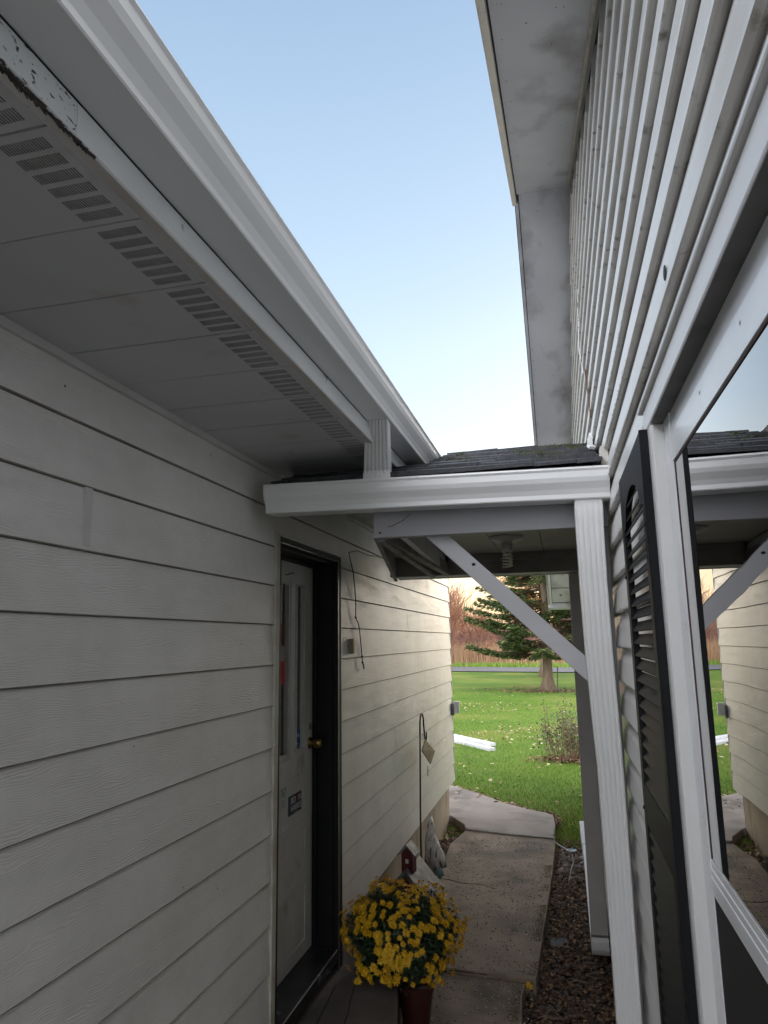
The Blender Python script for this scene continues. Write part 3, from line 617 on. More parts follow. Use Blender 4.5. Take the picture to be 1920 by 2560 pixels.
for k in range(70):
    y = random.uniform(1.6, 7.5); x = random.choice((random.uniform(OV + .02, XR - .04), OV + .012 + abs(random.gauss(0, .008)))); r_ = random.uniform(.0008, .003); a0 = random.uniform(0, 6)
    bm.faces.new([bm.verts.new(RH((x + r_ * math.cos(a0 + a) * random.uniform(.5, 1.6), y + r_ * 2 * math.sin(a0 + a), rake_z(y + r_ * 2 * math.sin(a0 + a)) - .0008))) for a in (0, 1.5, 3, 4.6)])
o = link('dirt_speck', bm, mat('speck_rust', (.09, .055, .035), (.03, .03, .03), 30, rough=.9), RHo); o['kind'] = 'stuff'
# loose corner strip and hole
bm = bmesh.new(); pts = [(XR - .020, 3.66, 1.86), (XR - .024, 3.70, 1.72), (XR - .036, 3.62, 1.50), (XR - .030, 3.48, 1.30)]
for a, b in zip(pts, pts[1:]): bar(bm, RH(a), RH(b), .004, .030, (0, 1, .2))
link('loose_trim', bm, mat('flaked_white', (.68, .68, .66), (.62, .61, .59), 6, rough=.5, stain=(.14, .10, .07), stain_scale=26, stain_amt=(.58, .63)), RHo, label='loose white trim strip with flaked patches')
bm = bmesh.new(); bar(bm, RH((XR - .018, 3.50, 1.33)), RH((XR - .016, 3.36, 1.05)), .006, .035, (0, 1, .2)); link('rotten_wood', bm, mat('rotten', (.16, .09, .05), (.08, .05, .03), 50, rough=.95), RHo)
hz = LZ[21] + .030
bm = bmesh.new(); lathe(bm, [(.0005, 0), (.013, 0), (.013, .0008), (.0005, .001)], (0, 0, 0), 18)
for v in bm.verts:
    c = v.co.copy(); v.co = (XR - .0178 - c.z, 1.185 + c.x * 1.0, hz + c.y * 1.0)
link('hole', bm, DARKGAP, RHo, rh=True)
# ---- window
WIN = thing('tmp2', 'x', 'x'); bpy.data.objects.remove(WIN)
bm = bmesh.new()
box(bm, .182, .2195, 1.372, 1.455, -1.10, .400)                          # far side casing
box(bm, .1825, .2195, 1.360, 1.3715, -1.10, .398)
box(bm, .182, .2195, -1.30, -1.21, -1.10, .400)
box(bm, .182, .2195, -1.30, 1.455, .4005, .448)                         # head
box(bm, .174, .2195, -1.32, 1.470, .4485, .462)                         # drip cap
box(bm, .176, .2195, -1.30, 1.455, -1.16, -1.1005)
link('casing_underside', B(.1832, .2115, -1.28, 1.3595, .3985, .4002), mat('underside_dark', (.17, .165, .16), (.11, .105, .10), 14, rough=.8), RHo, rh=True)  # darker strip along the underside of the head casing
WF = link('window', bm, mat('casing_white', (.78, .78, .79), (.70, .70, .70), 5, rough=.35, bump=.1, bscale=12, stretch=(1, .3, .3)), RHo, rh=True, bevel=.004, label='white framed window reflecting the canopy and the opposite wall')
ALU = mat('storm_white', (.80, .82, .85), (.72, .74, .78), 6, rough=.22, bump=.06, bscale=8)
bm = bmesh.new()
box(bm, .205, .2083, 1.295, 1.3595, -1.09, .3980)
box(bm, .205, .2083, -1.20, 1.2945, .3075, .358); box(bm, .2078, .2190, -1.20, 1.2945, .3585, .3980)
box(bm, .2040, .2083, -1.20, 1.2945, -.402, -.376); box(bm, .2052, .2083, -1.20, 1.2945, -.3755, -.364); box(bm, .2066, .2083, -1.20, 1.2945, -.3635, -.351)
link('storm_frame', bm, ALU, WF, rh=True, bevel=.0015)
bm = bmesh.new(); box(bm, .2035, .2049, 1.30, 1.3585, -.010, -.008)
for y in (1.33, 1.10, .85):
    lathe(bm, [(.0005, -.001), (.004, -.001), (.004, .001), (.0005, .001)], (0, 0, 0), 8)
bm.free()
bm = bmesh.new()
for (y, z) in ((1.325, .335), (1.03, .342), (.80, .342), (1.325, -.30), (1.325, .02)):
    for k in range(8):
        a0, a1 = k * math.pi / 4, (k + 1) * math.pi / 4
        bm.faces.new([bm.verts.new(v) for v in ((.2040, y, z), (.2047, y + .0035 * math.cos(a0), z + .0035 * math.sin(a0)), (.2047, y + .0035 * math.cos(a1), z + .0035 * math.sin(a1)))])
link('screw', bm, MATS['zinc'], WF, rh=True)
bm = bmesh.new(); box(bm, .2070, .2083, -1.20, 1.2940, .3045, .3072); box(bm, .2072, .2083, 1.2928, 1.2948, -.350, .3044); link('gasket', bm, mat('gasket', (.10, .035, .035), (.06, .03, .03), 20, rough=.5), WF, rh=True)
bm = bmesh.new(); box(bm, .2110, .2185, 1.262, 1.294, -.36, .31); box(bm, .2110, .2185, -1.20, 1.262, .296, .31); link('sash', bm, mat('sash_slate', (.055, .065, .080), (.045, .052, .062), 8, rough=.35), WF, rh=True)
WG = glass('storm_glass', (.50, .52, .52), 1.72)
link('window_pane', B(.2085, .2100, -1.20, 1.3000, -.37, .3150), WG, WF, rh=True)
link('insect_screen', B(.2070, .2080, -1.20, 1.2945, -1.09, -.4025), mat('screen_mesh', (.010, .010, .010), (.016, .016, .016), 300, rough=.8), WF, rh=True)
link('room', B(.60, .61, -1.5, 1.6, -1.3, .6), MATS['dark_room'], RHo, rh=True)
CURT = mat('curtain_grey', (.10, .10, .095), (.05, .05, .048), 30, rough=.9, stretch=(1, 14, .2))
bm = bmesh.new(); prev = None
for k in range(120):
    y = -1.2 + k * .0205; x = .29 + .012 * math.sin(k * 1.3) + .006 * math.sin(k * .37)
    cur = (bm.verts.new((x, y, -.9)), bm.verts.new((x, y, .34)))
    if prev: bm.faces.new((prev[0], cur[0], cur[1], prev[1]))
    prev = cur
link('curtain', bm, CURT, RHo, rh=True, smooth=True)
# ---- shutter (over the casing)
SX0, SX1, SY0, SY1 = .1668, .1815, 1.400, 1.885; SZT, SZB, SZM = .400, -1.10, -.385
bm = bmesh.new(); ST = .050
box(bm, SX0, SX1, SY0, SY0 + ST, SZB, SZT); box(bm, SX0, SX1, SY1 - ST, SY1, SZB, SZT)
box(bm, SX0 + .0004, SX1, SY0 + ST, SY1 - ST, SZM - .045, SZM + .045); box(bm, SX0 + .0004, SX1, SY0 + ST, SY1 - ST, SZB, SZB + .09)
# arched top rail
n = 24; prof = []
for k in range(n + 1):
    u = k / n; y = SY0 + ST + (SY1 - SY0 - 2 * ST) * u; e = min(u, 1 - u)
    z = .262 + .052 * (1 / (1 + math.exp(-(e - .13) * 42))) + .022 * math.sin(math.pi * min(max((e - .2) / .6, 0), 1)) ; prof.append((y, z))
prof += [(SY1 - ST, SZT), (SY0 + ST, SZT)]
prism(bm, prof, 'x', SX0 + .0004, SX1)
box(bm, SX0 - .0012, SX0, SY0 + .001, SY0 + .009, SZB, SZT)
SH = link('shutter', bm, SHUT, RHo, rh=True, bevel=.0015, label='dark open louvred shutter with an arched top rail')
bm = bmesh.new(); p_ = .0295
def lv(z0, z1):
    z = z0
    while z < z1:
        vs = []
        for y in (SY0 + ST - .002, SY1 - ST + .002):
            for (x, dz) in ((SX0 + .0015, -.004), (SX0 + .0135, .017), (SX0 + .0150, .0165), (SX0 + .0040, -.007)): vs.append(bm.verts.new((x, y, z + dz)))
        for f in ((0, 1, 5, 4), (1, 2, 6, 5), (2, 3, 7, 6), (3, 0, 4, 7), (0, 3, 2, 1), (4, 5, 6, 7)): bm.faces.new([vs[i] for i in f])
        z += p_
lv(SZM + .052, .325); lv(SZB + .095, SZM - .050)
link('louvres', bm, SHUT, SH, rh=True)
bm = bmesh.new()
for (y, z) in ((SY0 + .012, .215), (SY1 - .010, .150), (SY1 - .01, -.40), (SY0 + .012, -.62)):
    lathe(bm, [(.0045, 0), (.0045, .002), (.0005, .0035)], (0, 0, 0), 10)
    vs = bm.verts[-30:] if False else list(bm.verts)[-30:]
    for v in vs: c_ = v.co.copy(); v.co = (SX0 - c_.z, y + c_.x, z + c_.y)
link('screw', bm, JAMB, SH, rh=True)
# ---- side door under the canopy
bm = bmesh.new(); box(bm, XR + .005, XR + .045, KY0 + .06, KY1 - .06, KZ0, KZ1 - .06)
KD = link('door', bm, mat('side_door', (.62, .62, .60), (.55, .55, .53), 5, rough=.4), RHo, rh=True, bevel=.003, label='pale side door beneath the canopy')
bm = bmesh.new(); box(bm, XR - .012, XR + .004, KY0, KY0 + .059, KZ0, KZ1); box(bm, XR - .012, XR + .004, KY1 - .059, KY1, KZ0, KZ1); box(bm, XR - .012, XR + .004, KY0 + .0595, KY1 - .0595, KZ1 - .059, KZ1)
link('door_casing', bm, WHITE, RHo, rh=True, bevel=.003)
bm = bmesh.new(); lathe(bm, [(.002, 0), (.030, 0), (.028, .006), (.012, .010), (.012, .040), (.024, .048), (.027, .062), (.022, .074), (.002, .076)], (0, 0, 0), 20)
for v in bm.verts: c_ = v.co.copy(); v.co = (XR + .004 - c_.z - .0, 3.80 + c_.x, -.725 + c_.y)
link('door_knob', bm, BRASS, KD, rh=True, smooth=True)
link('foundation', B(XR - .0, XR + .3, -1.9, 9.6, -2.4, -2.015), FOUND, RHo, rh=True)

# ================================================================== CANOPY between the houses
CN = thing('door_canopy', 'small shingled gable canopy with a white gutter bridging the two houses', 'canopy', (-.4, 3.6, -.0))
FY, BY = 2.755, 4.57; ZB = .420; ZC = .548
GY = 2.62
def slope_fn(p): return (p[0], p[1], p[2] - .021 * (p[0] + 1.17) / 1.37)
kg = [(GY + .115, .645), (GY + .115, .531), (GY + .030, .531), (GY + .0275, .5345), (GY + .0290, .550), (GY + .0220, .568), (GY + .0065, .592), (GY + .0015, .608), (GY + .0015, .631), (GY - .0035, .639), (GY - .002, .6445), (GY + .006, .6430)]
bm = bmesh.new(); sheet(bm, kg, 'x', -1.168, .196, .0016, fn=slope_fn)
CG = link('gutter', bm, GUT, CN, label='short white gutter across the front of the canopy')
bm = bmesh.new()
capo = [(y, z) for y, z in kg[:-1]]
prism(bm, capo, 'x', .196, .1975, fn=slope_fn); prism(bm, capo, 'x', -1.1695, -1.168, fn=slope_fn)
prism(bm, [(y - .002, z) for y, z in kg[4:10]] + [(y + .003, z) for y, z in kg[4:10]][::-1], 'x', .186, .1965, fn=slope_fn)
prism(bm, [(y - .002, z) for y, z in kg[4:10]] + [(y + .003, z) for y, z in kg[4:10]][::-1], 'x', -1.1695, -1.1600, fn=slope_fn)
link('end_cap', bm, WHITE, CG)
bm = bmesh.new()
for x in (-1.09, -.52, -.03, .14): lathe(bm, [(.0045, 0), (.0045, .003), (.0005, .0055)], (x, GY - .0005, .6425 - .021 * (x + 1.17) / 1.37), 10)
for x in (-.25,): lathe(bm, [(.0005, -.004), (.0045, -.003), (.0045, 0)], (x, GY + .05, .5300 - .021 * (x + 1.17) / 1.37), 10)
link('screw', bm, MATS['zinc'], CG)
# beams
bm = bmesh.new(); box(bm, -.735, .190, FY, FY + .040, ZB, .56)
link('front_beam', bm, mat('beam_grey', (.36, .355, .385), (.30, .30, .325), 4, rough=.5, bump=.2, bscale=20, stretch=(.2, 1, 1), stain=(.18, .17, .17), stain_scale=5, stain_amt=(.62, .85)), CN, bevel=.002)
bm = bmesh.new(); tube(bm, [(-.675, FY - .001, .462), (-.655, FY - .001, .466), (-.640, FY - .001, .474), (-.610, FY - .001, .486), (-.600, FY - .001, .497), (-.575, FY - .001, .512)], .0012, 5); tube(bm, [(-.71, FY - .001, .440), (-.705, FY - .001, .4415)], .004, 6)
link('crack', bm, DARKGAP, CN)
bm = bmesh.new()
box(bm, -1.10, .175, BY - .04, BY + .0, ZB, .56); 
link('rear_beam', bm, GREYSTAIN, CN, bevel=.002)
link('rear_fascia', B(-1.08, .175, BY + .14, BY + .16, ZB - .004, .60), BEAM, CN, bevel=.002)
link('rear_soffit', B(-1.08, .175, BY + .0005, BY + .1395, ZB + .001, ZB + .012), mat('rear_soffit', (.58, .58, .57), (.50, .50, .48), 5, rough=.5), CN)
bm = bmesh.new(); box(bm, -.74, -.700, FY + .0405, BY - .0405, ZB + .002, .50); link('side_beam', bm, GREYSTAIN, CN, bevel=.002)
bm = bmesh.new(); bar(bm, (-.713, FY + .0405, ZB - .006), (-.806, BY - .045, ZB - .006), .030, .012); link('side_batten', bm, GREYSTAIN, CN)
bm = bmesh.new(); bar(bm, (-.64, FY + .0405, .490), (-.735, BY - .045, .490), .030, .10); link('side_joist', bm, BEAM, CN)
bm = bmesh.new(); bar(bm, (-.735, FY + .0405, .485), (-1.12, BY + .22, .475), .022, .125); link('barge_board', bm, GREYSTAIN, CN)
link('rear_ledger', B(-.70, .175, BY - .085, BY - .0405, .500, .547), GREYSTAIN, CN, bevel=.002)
bm = bmesh.new()
for a, b in ((-.735, -.36), (-.36, -.092), (-.092, .19)): box(bm, a + .002, b - .002, FY + .0405, BY - .0405, ZC, ZC + .008)
prism(bm, [(-.737, FY + .045), (-.737, BY - .0405), (-1.08, BY - .0405)], 'z', ZC, ZC + .008)
box(bm, -.736, .19, FY + .0405, BY - .0405, ZC + .0085, ZC + .012, 1)
link('ceiling', bm, [CEIL, DARKGAP], CN)
# roof of loose shingles (front slope and rear slope)
RY, RZ0, RS = 3.69, .648, .345
bm = bmesh.new(); nC = 8; ex = (RY - (GY + .045)) / nC
def zroof(y): return RZ0 + RS * (y - (GY + .045))
for k in range(nC):
    ya = GY + .045 + k * ex; x = -1.165 + random.uniform(-.1, 0)
    while x < .175:
        w = random.choice((.16, .30, .32, .2)) ; x1 = min(x + w, .180); lim = zroof(ya) > .742
        xa = max(x, -1.16); 
        if lim: xa = max(xa, -.545)
        if x1 > xa + .01:
            t = .014 + random.uniform(-.003, .006); dy = random.uniform(-.010, .010); sk = random.uniform(-.004, .006)
            yb = min(ya + ex * 1.6, RY + .004); z0, z1 = zroof(ya + dy), zroof(yb)
            vs = [bm.verts.new(v) for v in ((xa + .001, ya + dy, z0 + .004), (x1 - .001, ya + dy, z0 + .004 + sk), (x1 - .001, yb, z1 + .002), (xa + .001, yb, z1 + .002),
                                            (xa + .001, ya + dy, z0 + .004 + t), (x1 - .001, ya + dy, z0 + .004 + t + sk), (x1 - .001, yb, z1 + .006), (xa + .001, yb, z1 + .006))]
            for f in ((0, 3, 2, 1), (4, 5, 6, 7), (0, 1, 5, 4), (1, 2, 6, 5), (2, 3, 7, 6), (3, 0, 4, 7)): bm.faces.new([vs[i] for i in f])
        x += w
for k in range(nC):
    ya = 2 * RY - (GY + .045) - k * ex
    prism(bm, [(ya, zroof(GY + .045 + k * ex) + .006), (ya, zroof(GY + .045 + k * ex) + .013), (ya - ex * 1.0, zroof(GY + .045 + (k + 1.0) * ex) + .006), (ya - ex * 1.0, zroof(GY + .045 + (k + 1.0) * ex) + .001)], 'x', -.545, .18)
link('roof', bm, SHING, CN)
bm = bmesh.new(); prism(bm, [(GY + .06, .640), (RY, zroof(RY) - .004), (RY, zroof(RY) - .012), (GY + .12, .560), (GY + .118, .60)], 'x', -.54, .18)
prism(bm, [(GY + .06, .640), (2.93, .732), (2.93, .72), (GY + .12, .640), (GY + .118, .645)], 'x', -1.16, -.5405)
prism(bm, [(RY, zroof(RY) - .004), (RY, zroof(RY) - .012), (BY + .16, .61), (BY + .16, .625)], 'x', -.54, .18)
link('roof_deck', bm, GREYSTAIN, CN)
# moss tufts on the shingles
V, F = [], []
for _ in range(2600):
    x = random.choice((random.triangular(-.5, .17, .05), random.uniform(-.5, -.2), random.triangular(-.3, .17, .16))); y = random.triangular(GY + .25, RY, 3.45)
    kx = math.sin(x * 13 + 2) + math.sin(y * 9 + x * 21)
    if kx < .35: continue
    y0 = GY + .045 + round((y - GY - .045) / ex) * ex + random.uniform(-.02, .012); z0 = zroof(y0) + .010
    a = random.uniform(0, 6.28); h = random.uniform(.003, .014); w = random.uniform(.002, .006)
    i = len(V); V += [(x - w * math.cos(a), y0 - w * math.sin(a), z0), (x + w * math.cos(a), y0 + w * math.sin(a), z0), (x + random.uniform(-.006, .006), y0 + random.uniform(-.006, .006), z0 + h)]; F.append((i, i + 1, i + 2))
o = mesh_np('moss', np.array(V), np.array(F), MOSS, CN); o['kind'] = 'stuff'
# flashing piece at the right wall
bm = bmesh.new(); pl = [(.188, 3.44, .985), (.178, 3.34, .935), (.168, 3.22, .895), (.160, 3.05, .835), (.150, 2.90, .782)]
for a, b in zip(pl, pl[1:]): bar(bm, a, b, .022, .004, (.3, 0, 1))
bar(bm, (.150, 2.895, .779), (.158, 2.885, .765), .030, .012)
link('flashing', bm, WHITE, CN)
bm = bmesh.new(); box(bm, .176, .205, 2.70, 2.78, .62, .72); link('flashing', bm, mat('kick_flashing', (.66, .64, .60), (.55, .52, .48), 20, rough=.45), CN)
# braces, post, front downspout
bm = bmesh.new(); bar(bm, (-.560, FY + .075, .500), (.130, FY + .075, -.165), .040, .066)
link('brace', bm, BEAM, CN, bevel=.002)
bm = bmesh.new(); lathe(bm, [(.0005, 0), (.006, 0), (.006, .001), (.0005, .0015)], (0, 0, 0), 8)
for v in bm.verts: c_ = v.co.copy(); v.co = (-.335 + c_.x * 1.4, FY + .0545 - c_.z, .300 + c_.y)
link('knot_hole', bm, DARKGAP, CN)
bm = bmesh.new(); box(bm, .105, .190, FY + .056, FY + .10, -1.98, ZB - .001); link('post', bm, BEAM, CN, bevel=.002)
bm = bmesh.new(); sp = []
for (x, y, z, w, d, rb) in ((.118, GY + .075, .512, .100, .075, .0008), (.118, GY + .077, .47, .103, .078, .0012), (.117, GY + .082, .40, .100, .078, .0030), (.1175, GY + .090, .20, .098, .074, .0024), (.120, GY + .095, -.05, .096, .072, .0024), (.127, GY + .095, -.30, .092, .070, .0022), (.131, GY + .095, -.45, .087, .068, .003), (.133, GY + .095, -.8, .084, .066, .002), (.134, GY + .095, -1.3, .082, .066, .001), (.134, GY + .095, -1.93, .082, .066, .001)):
    sp.append(((x, y, z), w, d, 0, rb))
spout(bm, sp, None, 4)
link('downspout', bm, mat('downspout_white', (.79, .80, .81), rough=.35), CN, smooth=False, label='tall ribbed white downspout at the front of the canopy')
bm = bmesh.new()
# rear downspout, its bottom elbow and the ribbed extension lying beside the wall
box(bm, .052, .150, 4.66, 4.735, -1.72, ZB - .005)
RD = link('rear_downspout', bm, mat('grey_downspout', (.46, .44, .43), (.40, .38, .37), 5, rough=.4), CN, bevel=.006, seg=3, label='plain grey downspout behind the brace')
bm = bmesh.new(); el = []
for k in range(9):
    a = R(90 * k / 8); el.append((Vector((.101, 4.6975 + .10 * (1 - math.cos(a)), -1.73 - .10 * math.sin(a))), a))
rings = []
for c_, a in el:
    u = Vector((1, 0, 0)); w_ = Vector((0, math.cos(a), math.sin(a) * 1)) 
    w_ = Vector((0, math.cos(a), math.sin(a)))
    k_ = 1 + (.03 if len(rings) % 2 else 0)
    rings.append([bm.verts.new(c_ + u * sx * .049 * k_ + w_ * sy * .0375 * k_) for sx, sy in ((-1, -1), (1, -1), (1, 1), (-1, 1))])
for a, b in zip(rings, rings[1:]):
    for k in range(4): bm.faces.new((a[k], a[(k + 1) % 4], b[(k + 1) % 4], b[k]))
link('elbow', bm, GUT, RD, bevel=.004)
bm = bmesh.new()
def ext(bm, y0, y1, z0, z1, x0, x1, w, h, ribs):
    pr = []
    for k in range(ribs * 2 + 1):
        u = -w / 2 + w * k / (ribs * 2); pr.append((u, h / 2 + (.004 if k % 2 else 0)))
    pr += [(w / 2, -h / 2), (-w / 2, -h / 2)]
    A = [bm.verts.new((x0 + u, y0, z0 + v)) for u, v in pr]; Bq = [bm.verts.new((x1 + u, y1, z1 + v)) for u, v in pr]
    for k in range(len(pr)): bm.faces.new((A[k], A[(k + 1) % len(pr)], Bq[(k + 1) % len(pr)], Bq[k]))
    bm.faces.new(A[::-1]); bm.faces.new(Bq)
ext(bm, 4.80, 6.75, -1.83, -1.80, .098, .100, .095, .075, 3); ext(bm, 6.72, 7.45, -1.80, -1.785, .100, .094, .108, .088, 2)
link('extension', bm, WHITE, RD)
# light fixture
CL = thing('ceiling_light', 'white porcelain lampholder with an unlit spiral bulb under the canopy ceiling', 'lamp', (-.27, 3.80, ZC))
bm = bmesh.new(); lathe(bm, [(.092, -.0005), (.092, -.006), (.080, -.018), (.045, -.030), (.030, -.034)], (-.27, 3.80, ZC), 32); link('base', bm, mat('porcelain', (.55, .53, .50), (.5, .48, .46), 8, rough=.35), CL, smooth=True)
bm = bmesh.new(); lathe(bm, [(.030, -.033), (.029, -.080), (.024, -.084)], (-.27, 3.80, ZC), 24); link('socket', bm, MATS['porcelain'], CL, smooth=True)
bm = bmesh.new(); lathe(bm, [(.014, -.083), (.022, -.088), (.026, -.098), (.020, -.104)], (-.27, 3.80, ZC), 20)
hp = [(-.27 + .024 * math.cos(a), 3.80 + .024 * math.sin(a), ZC - .106 - .0026 * a) for a in np.linspace(0, 7 * math.pi, 110)]
tube(bm, hp, .0048, 8)
link('bulb', bm, mat('bulb_glass', (.72, .71, .66), (.68, .67, .62), 9, rough=.2), CL, smooth=True)

# ================================================================== GROUND, PATH, GRAVEL
def gz(x, y):
    """lawn height (camera-relative)"""
    d = math.hypot(x, y)
    h = -1.90 - .10 * max(0, min(1, (y - 9) / 10)) + .10 * math.sin(x * .16 + 1) * math.sin(y * .13) * min(1, max(0, (y - 9) / 12)) + .012 * math.sin(x * 1.3) * math.sin(y * 1.1)
    if y < 8: h = -1.98 + min(.08, max(0, (y - 7) * .08))
    w = max(0, min(1, (y - 30) / 10)); return h * (1 - w) + (-1.95) * w
LAWN = mat('lawn', (.115, .185, .024), (.075, .145, .020), .5, rough=.9, bump=.8, bscale=60, stain=(.20, .21, .05), stain_scale=.35, stain_amt=(.50, .72), bdist=.03, detail=8, spec=.15)
def grid(xs, ys_, f):
    X, Y = np.meshgrid(xs, ys_); Z = np.array([[f(a, b) for a in xs] for b in ys_]); nx, ny = len(xs), len(ys_)
    V = np.stack([X.ravel(), Y.ravel(), Z.ravel()], 1); idx = np.arange(nx * ny).reshape(ny, nx)
    return V, np.stack([idx[:-1, :-1].ravel(), idx[:-1, 1:].ravel(), idx[1:, 1:].ravel(), idx[1:, :-1].ravel()], 1)
xs = np.concatenate([np.linspace(-900, -60, 12), np.linspace(-50, -8, 22), np.linspace(-7, 7, 57), np.linspace(8, 50, 22), np.linspace(60, 900, 12)])
ys_ = np.concatenate([np.linspace(-300, -10, 10), np.linspace(-8, 6.5, 14), np.linspace(7, 44, 112), np.linspace(46, 100, 20), np.linspace(120, 1500, 14)])
V, F = grid(xs, ys_, gz); o = mesh_np('lawn', V, F, LAWN, smooth=True); prop(o, kind='structure')
def ground_slab(name, outline, ztop, zbot, m, kind='structure', bevel=.008, tilt=0, y0=0):
    bm = bmesh.new(); A = [bm.verts.new((x, y, ztop - tilt * (y0 - y))) for x, y in outline]; Bq = [bm.verts.new((x, y, zbot)) for x, y in outline]
    bm.faces.new(A); bm.faces.new(Bq[::-1]); n = len(outline)
    for i in range(n): bm.faces.new((A[i], Bq[i], Bq[(i + 1) % n], A[(i + 1) % n]))
    o = link(name, bm, m, bevel=bevel); prop(o, kind=kind); return o
jit = lambda pts, s=.006: [(x + random.uniform(-s, s), y + random.uniform(-s, s)) for x, y in pts]
# near slab, middle slab, far path that turns round the corner
ground_slab('walkway', [(-1.29, 2.2), (-.35, 2.2), (-.325, 3.7), (-.318, 4.0), (-.332, 4.2), (-.318, 4.36), (-.62, 4.39), (-1.29, 4.41)], -1.885, -2.3, CONC, bevel=.006)
ground_slab('walkway', [(-1.29, 4.416), (-.62, 4.396), (-.262, 4.37), (-.245, 4.9), (-.226, 5.5), (-.205, 6.2), (-.192, 6.9), (-.19, 7.22), (-.6, 7.28), (-1.06, 7.40), (-1.14, 6.9), (-1.115, 6.4), (-1.17, 5.9), (-1.15, 5.3), (-1.29, 5.0)], -1.860, -2.3, CONC, bevel=.006)
edge = [(-.206, 7.235), (-.196, 7.7), (-.222, 8.10), (-.30, 8.20), (-.45, 8.29), (-.75, 8.56), (-1.13, 9.05), (-1.55, 9.5), (-2.4, 10.1), (-4.0, 10.6), (-4.0, 8.5), (-2.2, 7.95), (-1.30, 7.90), (-1.20, 7.72), (-1.10, 7.55), (-1.07, 7.415), (-.6, 7.295)]
ground_slab('walkway', edge, -1.842, -2.3, mat('grey_path', (.34, .29, .265), (.26, .225, .205), 4, rough=.85, bump=.5, bscale=90, stain=(.09, .08, .08), stain_scale=2, stain_amt=(.54, .75), bdist=.004), bevel=.008)
bm = bmesh.new(); cr = [(-.198, 7.225), (-.45, 7.262), (-.62, 7.283), (-.85, 7.335), (-1.05, 7.395)]
tube(bm, [(x, y, -1.846) for x, y in cr], .008, 6); link('walkway_joint', bm, mat('mortar_white', (.62, .62, .60), (.5, .49, .46), 30, rough=.8)).__setitem__('kind', 'structure')
bm = bmesh.new(); x = -1.12; pts = []
while x < -.60: pts.append((x, 5.92 - (x + 1.12) * .25 + .015 * math.sin(x * 23) + random.uniform(-.004, .004), -1.8595)); x += .03
tube(bm, pts, [.004 * (1 - .7 * i / len(pts)) for i in range(len(pts))], 5)
pts = [(-.95 + k * .05, 4.412 - k * .002 + random.uniform(-.004, .004), -1.872) for k in range(14)]; tube(bm, pts, .005, 5)
o = link('walkway_crack', bm, mat('crack_dark', (.06, .04, .035), rough=.95)); prop(o, kind='structure')
ground_slab('stoop', [(-1.30, 1.2), (-.70, 1.2), (-.80, 3.30), (-.835, 3.45), (-.905, 3.745), (-.935, 4.02), (-1.30, 4.05)], -1.675, -2.3, STOOP, bevel=.010)
bm = bmesh.new(); pts = [(-1.16 + k * .012 + random.uniform(-.004, .004), 3.98 - k * .07, -1.6745) for k in range(16)]; tube(bm, pts, .0025, 5)
pts = [(-1.20 + .004 * k, 3.65 - k * .05, -1.6745) for k in range(10)]; tube(bm, pts, .003, 5)
o = link('stoop_crack', bm, DARKGAP); prop(o, kind='structure')
ground_slab('bounce_slab', [(-7, -14), (7, -14), (7, 1.19), (-7, 1.19)], -1.90, -2.3, mat('bounce_slab_dark', (.075, .072, .07), (.05, .05, .05), 3, rough=.9))  # added unseen slab behind the camera, dark to cut green bounce light
ground_slab('step_slab', [(-.34, 1.6), (.20, 1.6), (.20, 3.52), (-.33, 3.56)], -1.93, -2.3, CONC)
# soil bed under the stones
V, F = grid(np.linspace(-.36, .26, 26), np.linspace(3.3, 7.9, 120), lambda a, b: -1.965 + .012 * noise.noise((a * 9, b * 5, 0)) - .01 * (b > 7.2))
o = mesh_np('soil_bed', V, F, mat('soil', (.070, .045, .030), (.035, .022, .015), 30, rough=.95, bump=1, bscale=120, bdist=.01), smooth=True); prop(o, kind='structure')
V, F = grid(np.linspace(-1.31, -1.04, 12), np.linspace(4.8, 7.75, 60), lambda a, b: -1.945 + .02 * noise.noise((a * 12, b * 5, 3)))
o = mesh_np('soil_strip', V, F, MATS['soil'], smooth=True); prop(o, kind='structure')
# stones
ico = bmesh.new(); bmesh.ops.create_icosphere(ico, subdivisions=2, radius=1); IV = np.array([v.co[:] for v in ico.verts]); IF = np.array([[v.index for v in f.verts] for f in ico.faces]); ico.free()
def stones(name, n, fpos, smin, smax, mats, kind='stuff'):
    Vs, Fs, Ms = [], [], []
    for i in range(n):
        x, y, z = fpos(); s = rng.uniform(smin, smax); sc = np.array([1, rng.uniform(.7, 1.3), rng.uniform(.45, .8)]) * s
        a = rng.uniform(0, 6.28, 3); Rm = np.array(Matrix.Rotation(a[0], 3, 'Z') @ Matrix.Rotation(a[1] * .1, 3, 'X'))
        P = IV + .16 * np.sin(IV[:, [1, 2, 0]] * 2.3 + a) ; P = (P * sc) @ Rm.T + np.array([x, y, z])
        Fs.append(IF + len(IV) * i); Vs.append(P); Ms.append(np.full(len(IF), int(rng.integers(len(mats)))))
    o = mesh_np(name, np.concatenate(Vs), np.concatenate(Fs), mats, smooth=True, mi=np.concatenate(Ms)); prop(o, kind=kind); return o
STM = [mat('stone_brown', (.15, .115, .09), (.09, .07, .06), 20, rough=.7, coords='Generated'), mat('stone_grey', (.17, .155, .145), (.11, .10, .095), 20, rough=.7, coords='Generated'), mat('stone_dark', (.055, .045, .042), (.09, .07, .06), 20, rough=.7), mat('stone_red', (.10, .065, .05), (.07, .05, .04), 20, rough=.7)]
stones('gravel', 3400, lambda: (rng.uniform(-.33, .21), 3.35 + 4.0 * rng.random() ** 1.2, -1.958 + rng.uniform(0, .012)), .006, .018, STM)
stones('gravel', 70, lambda: (rng.uniform(-.15, .1), rng.uniform(6.3, 7.3), -1.95 + rng.uniform(0, .01)), .02, .045, [STM[1], mat('stone_pale', (.36, .31, .29), (.26, .23, .22), 9, rough=.7), STM[0]])
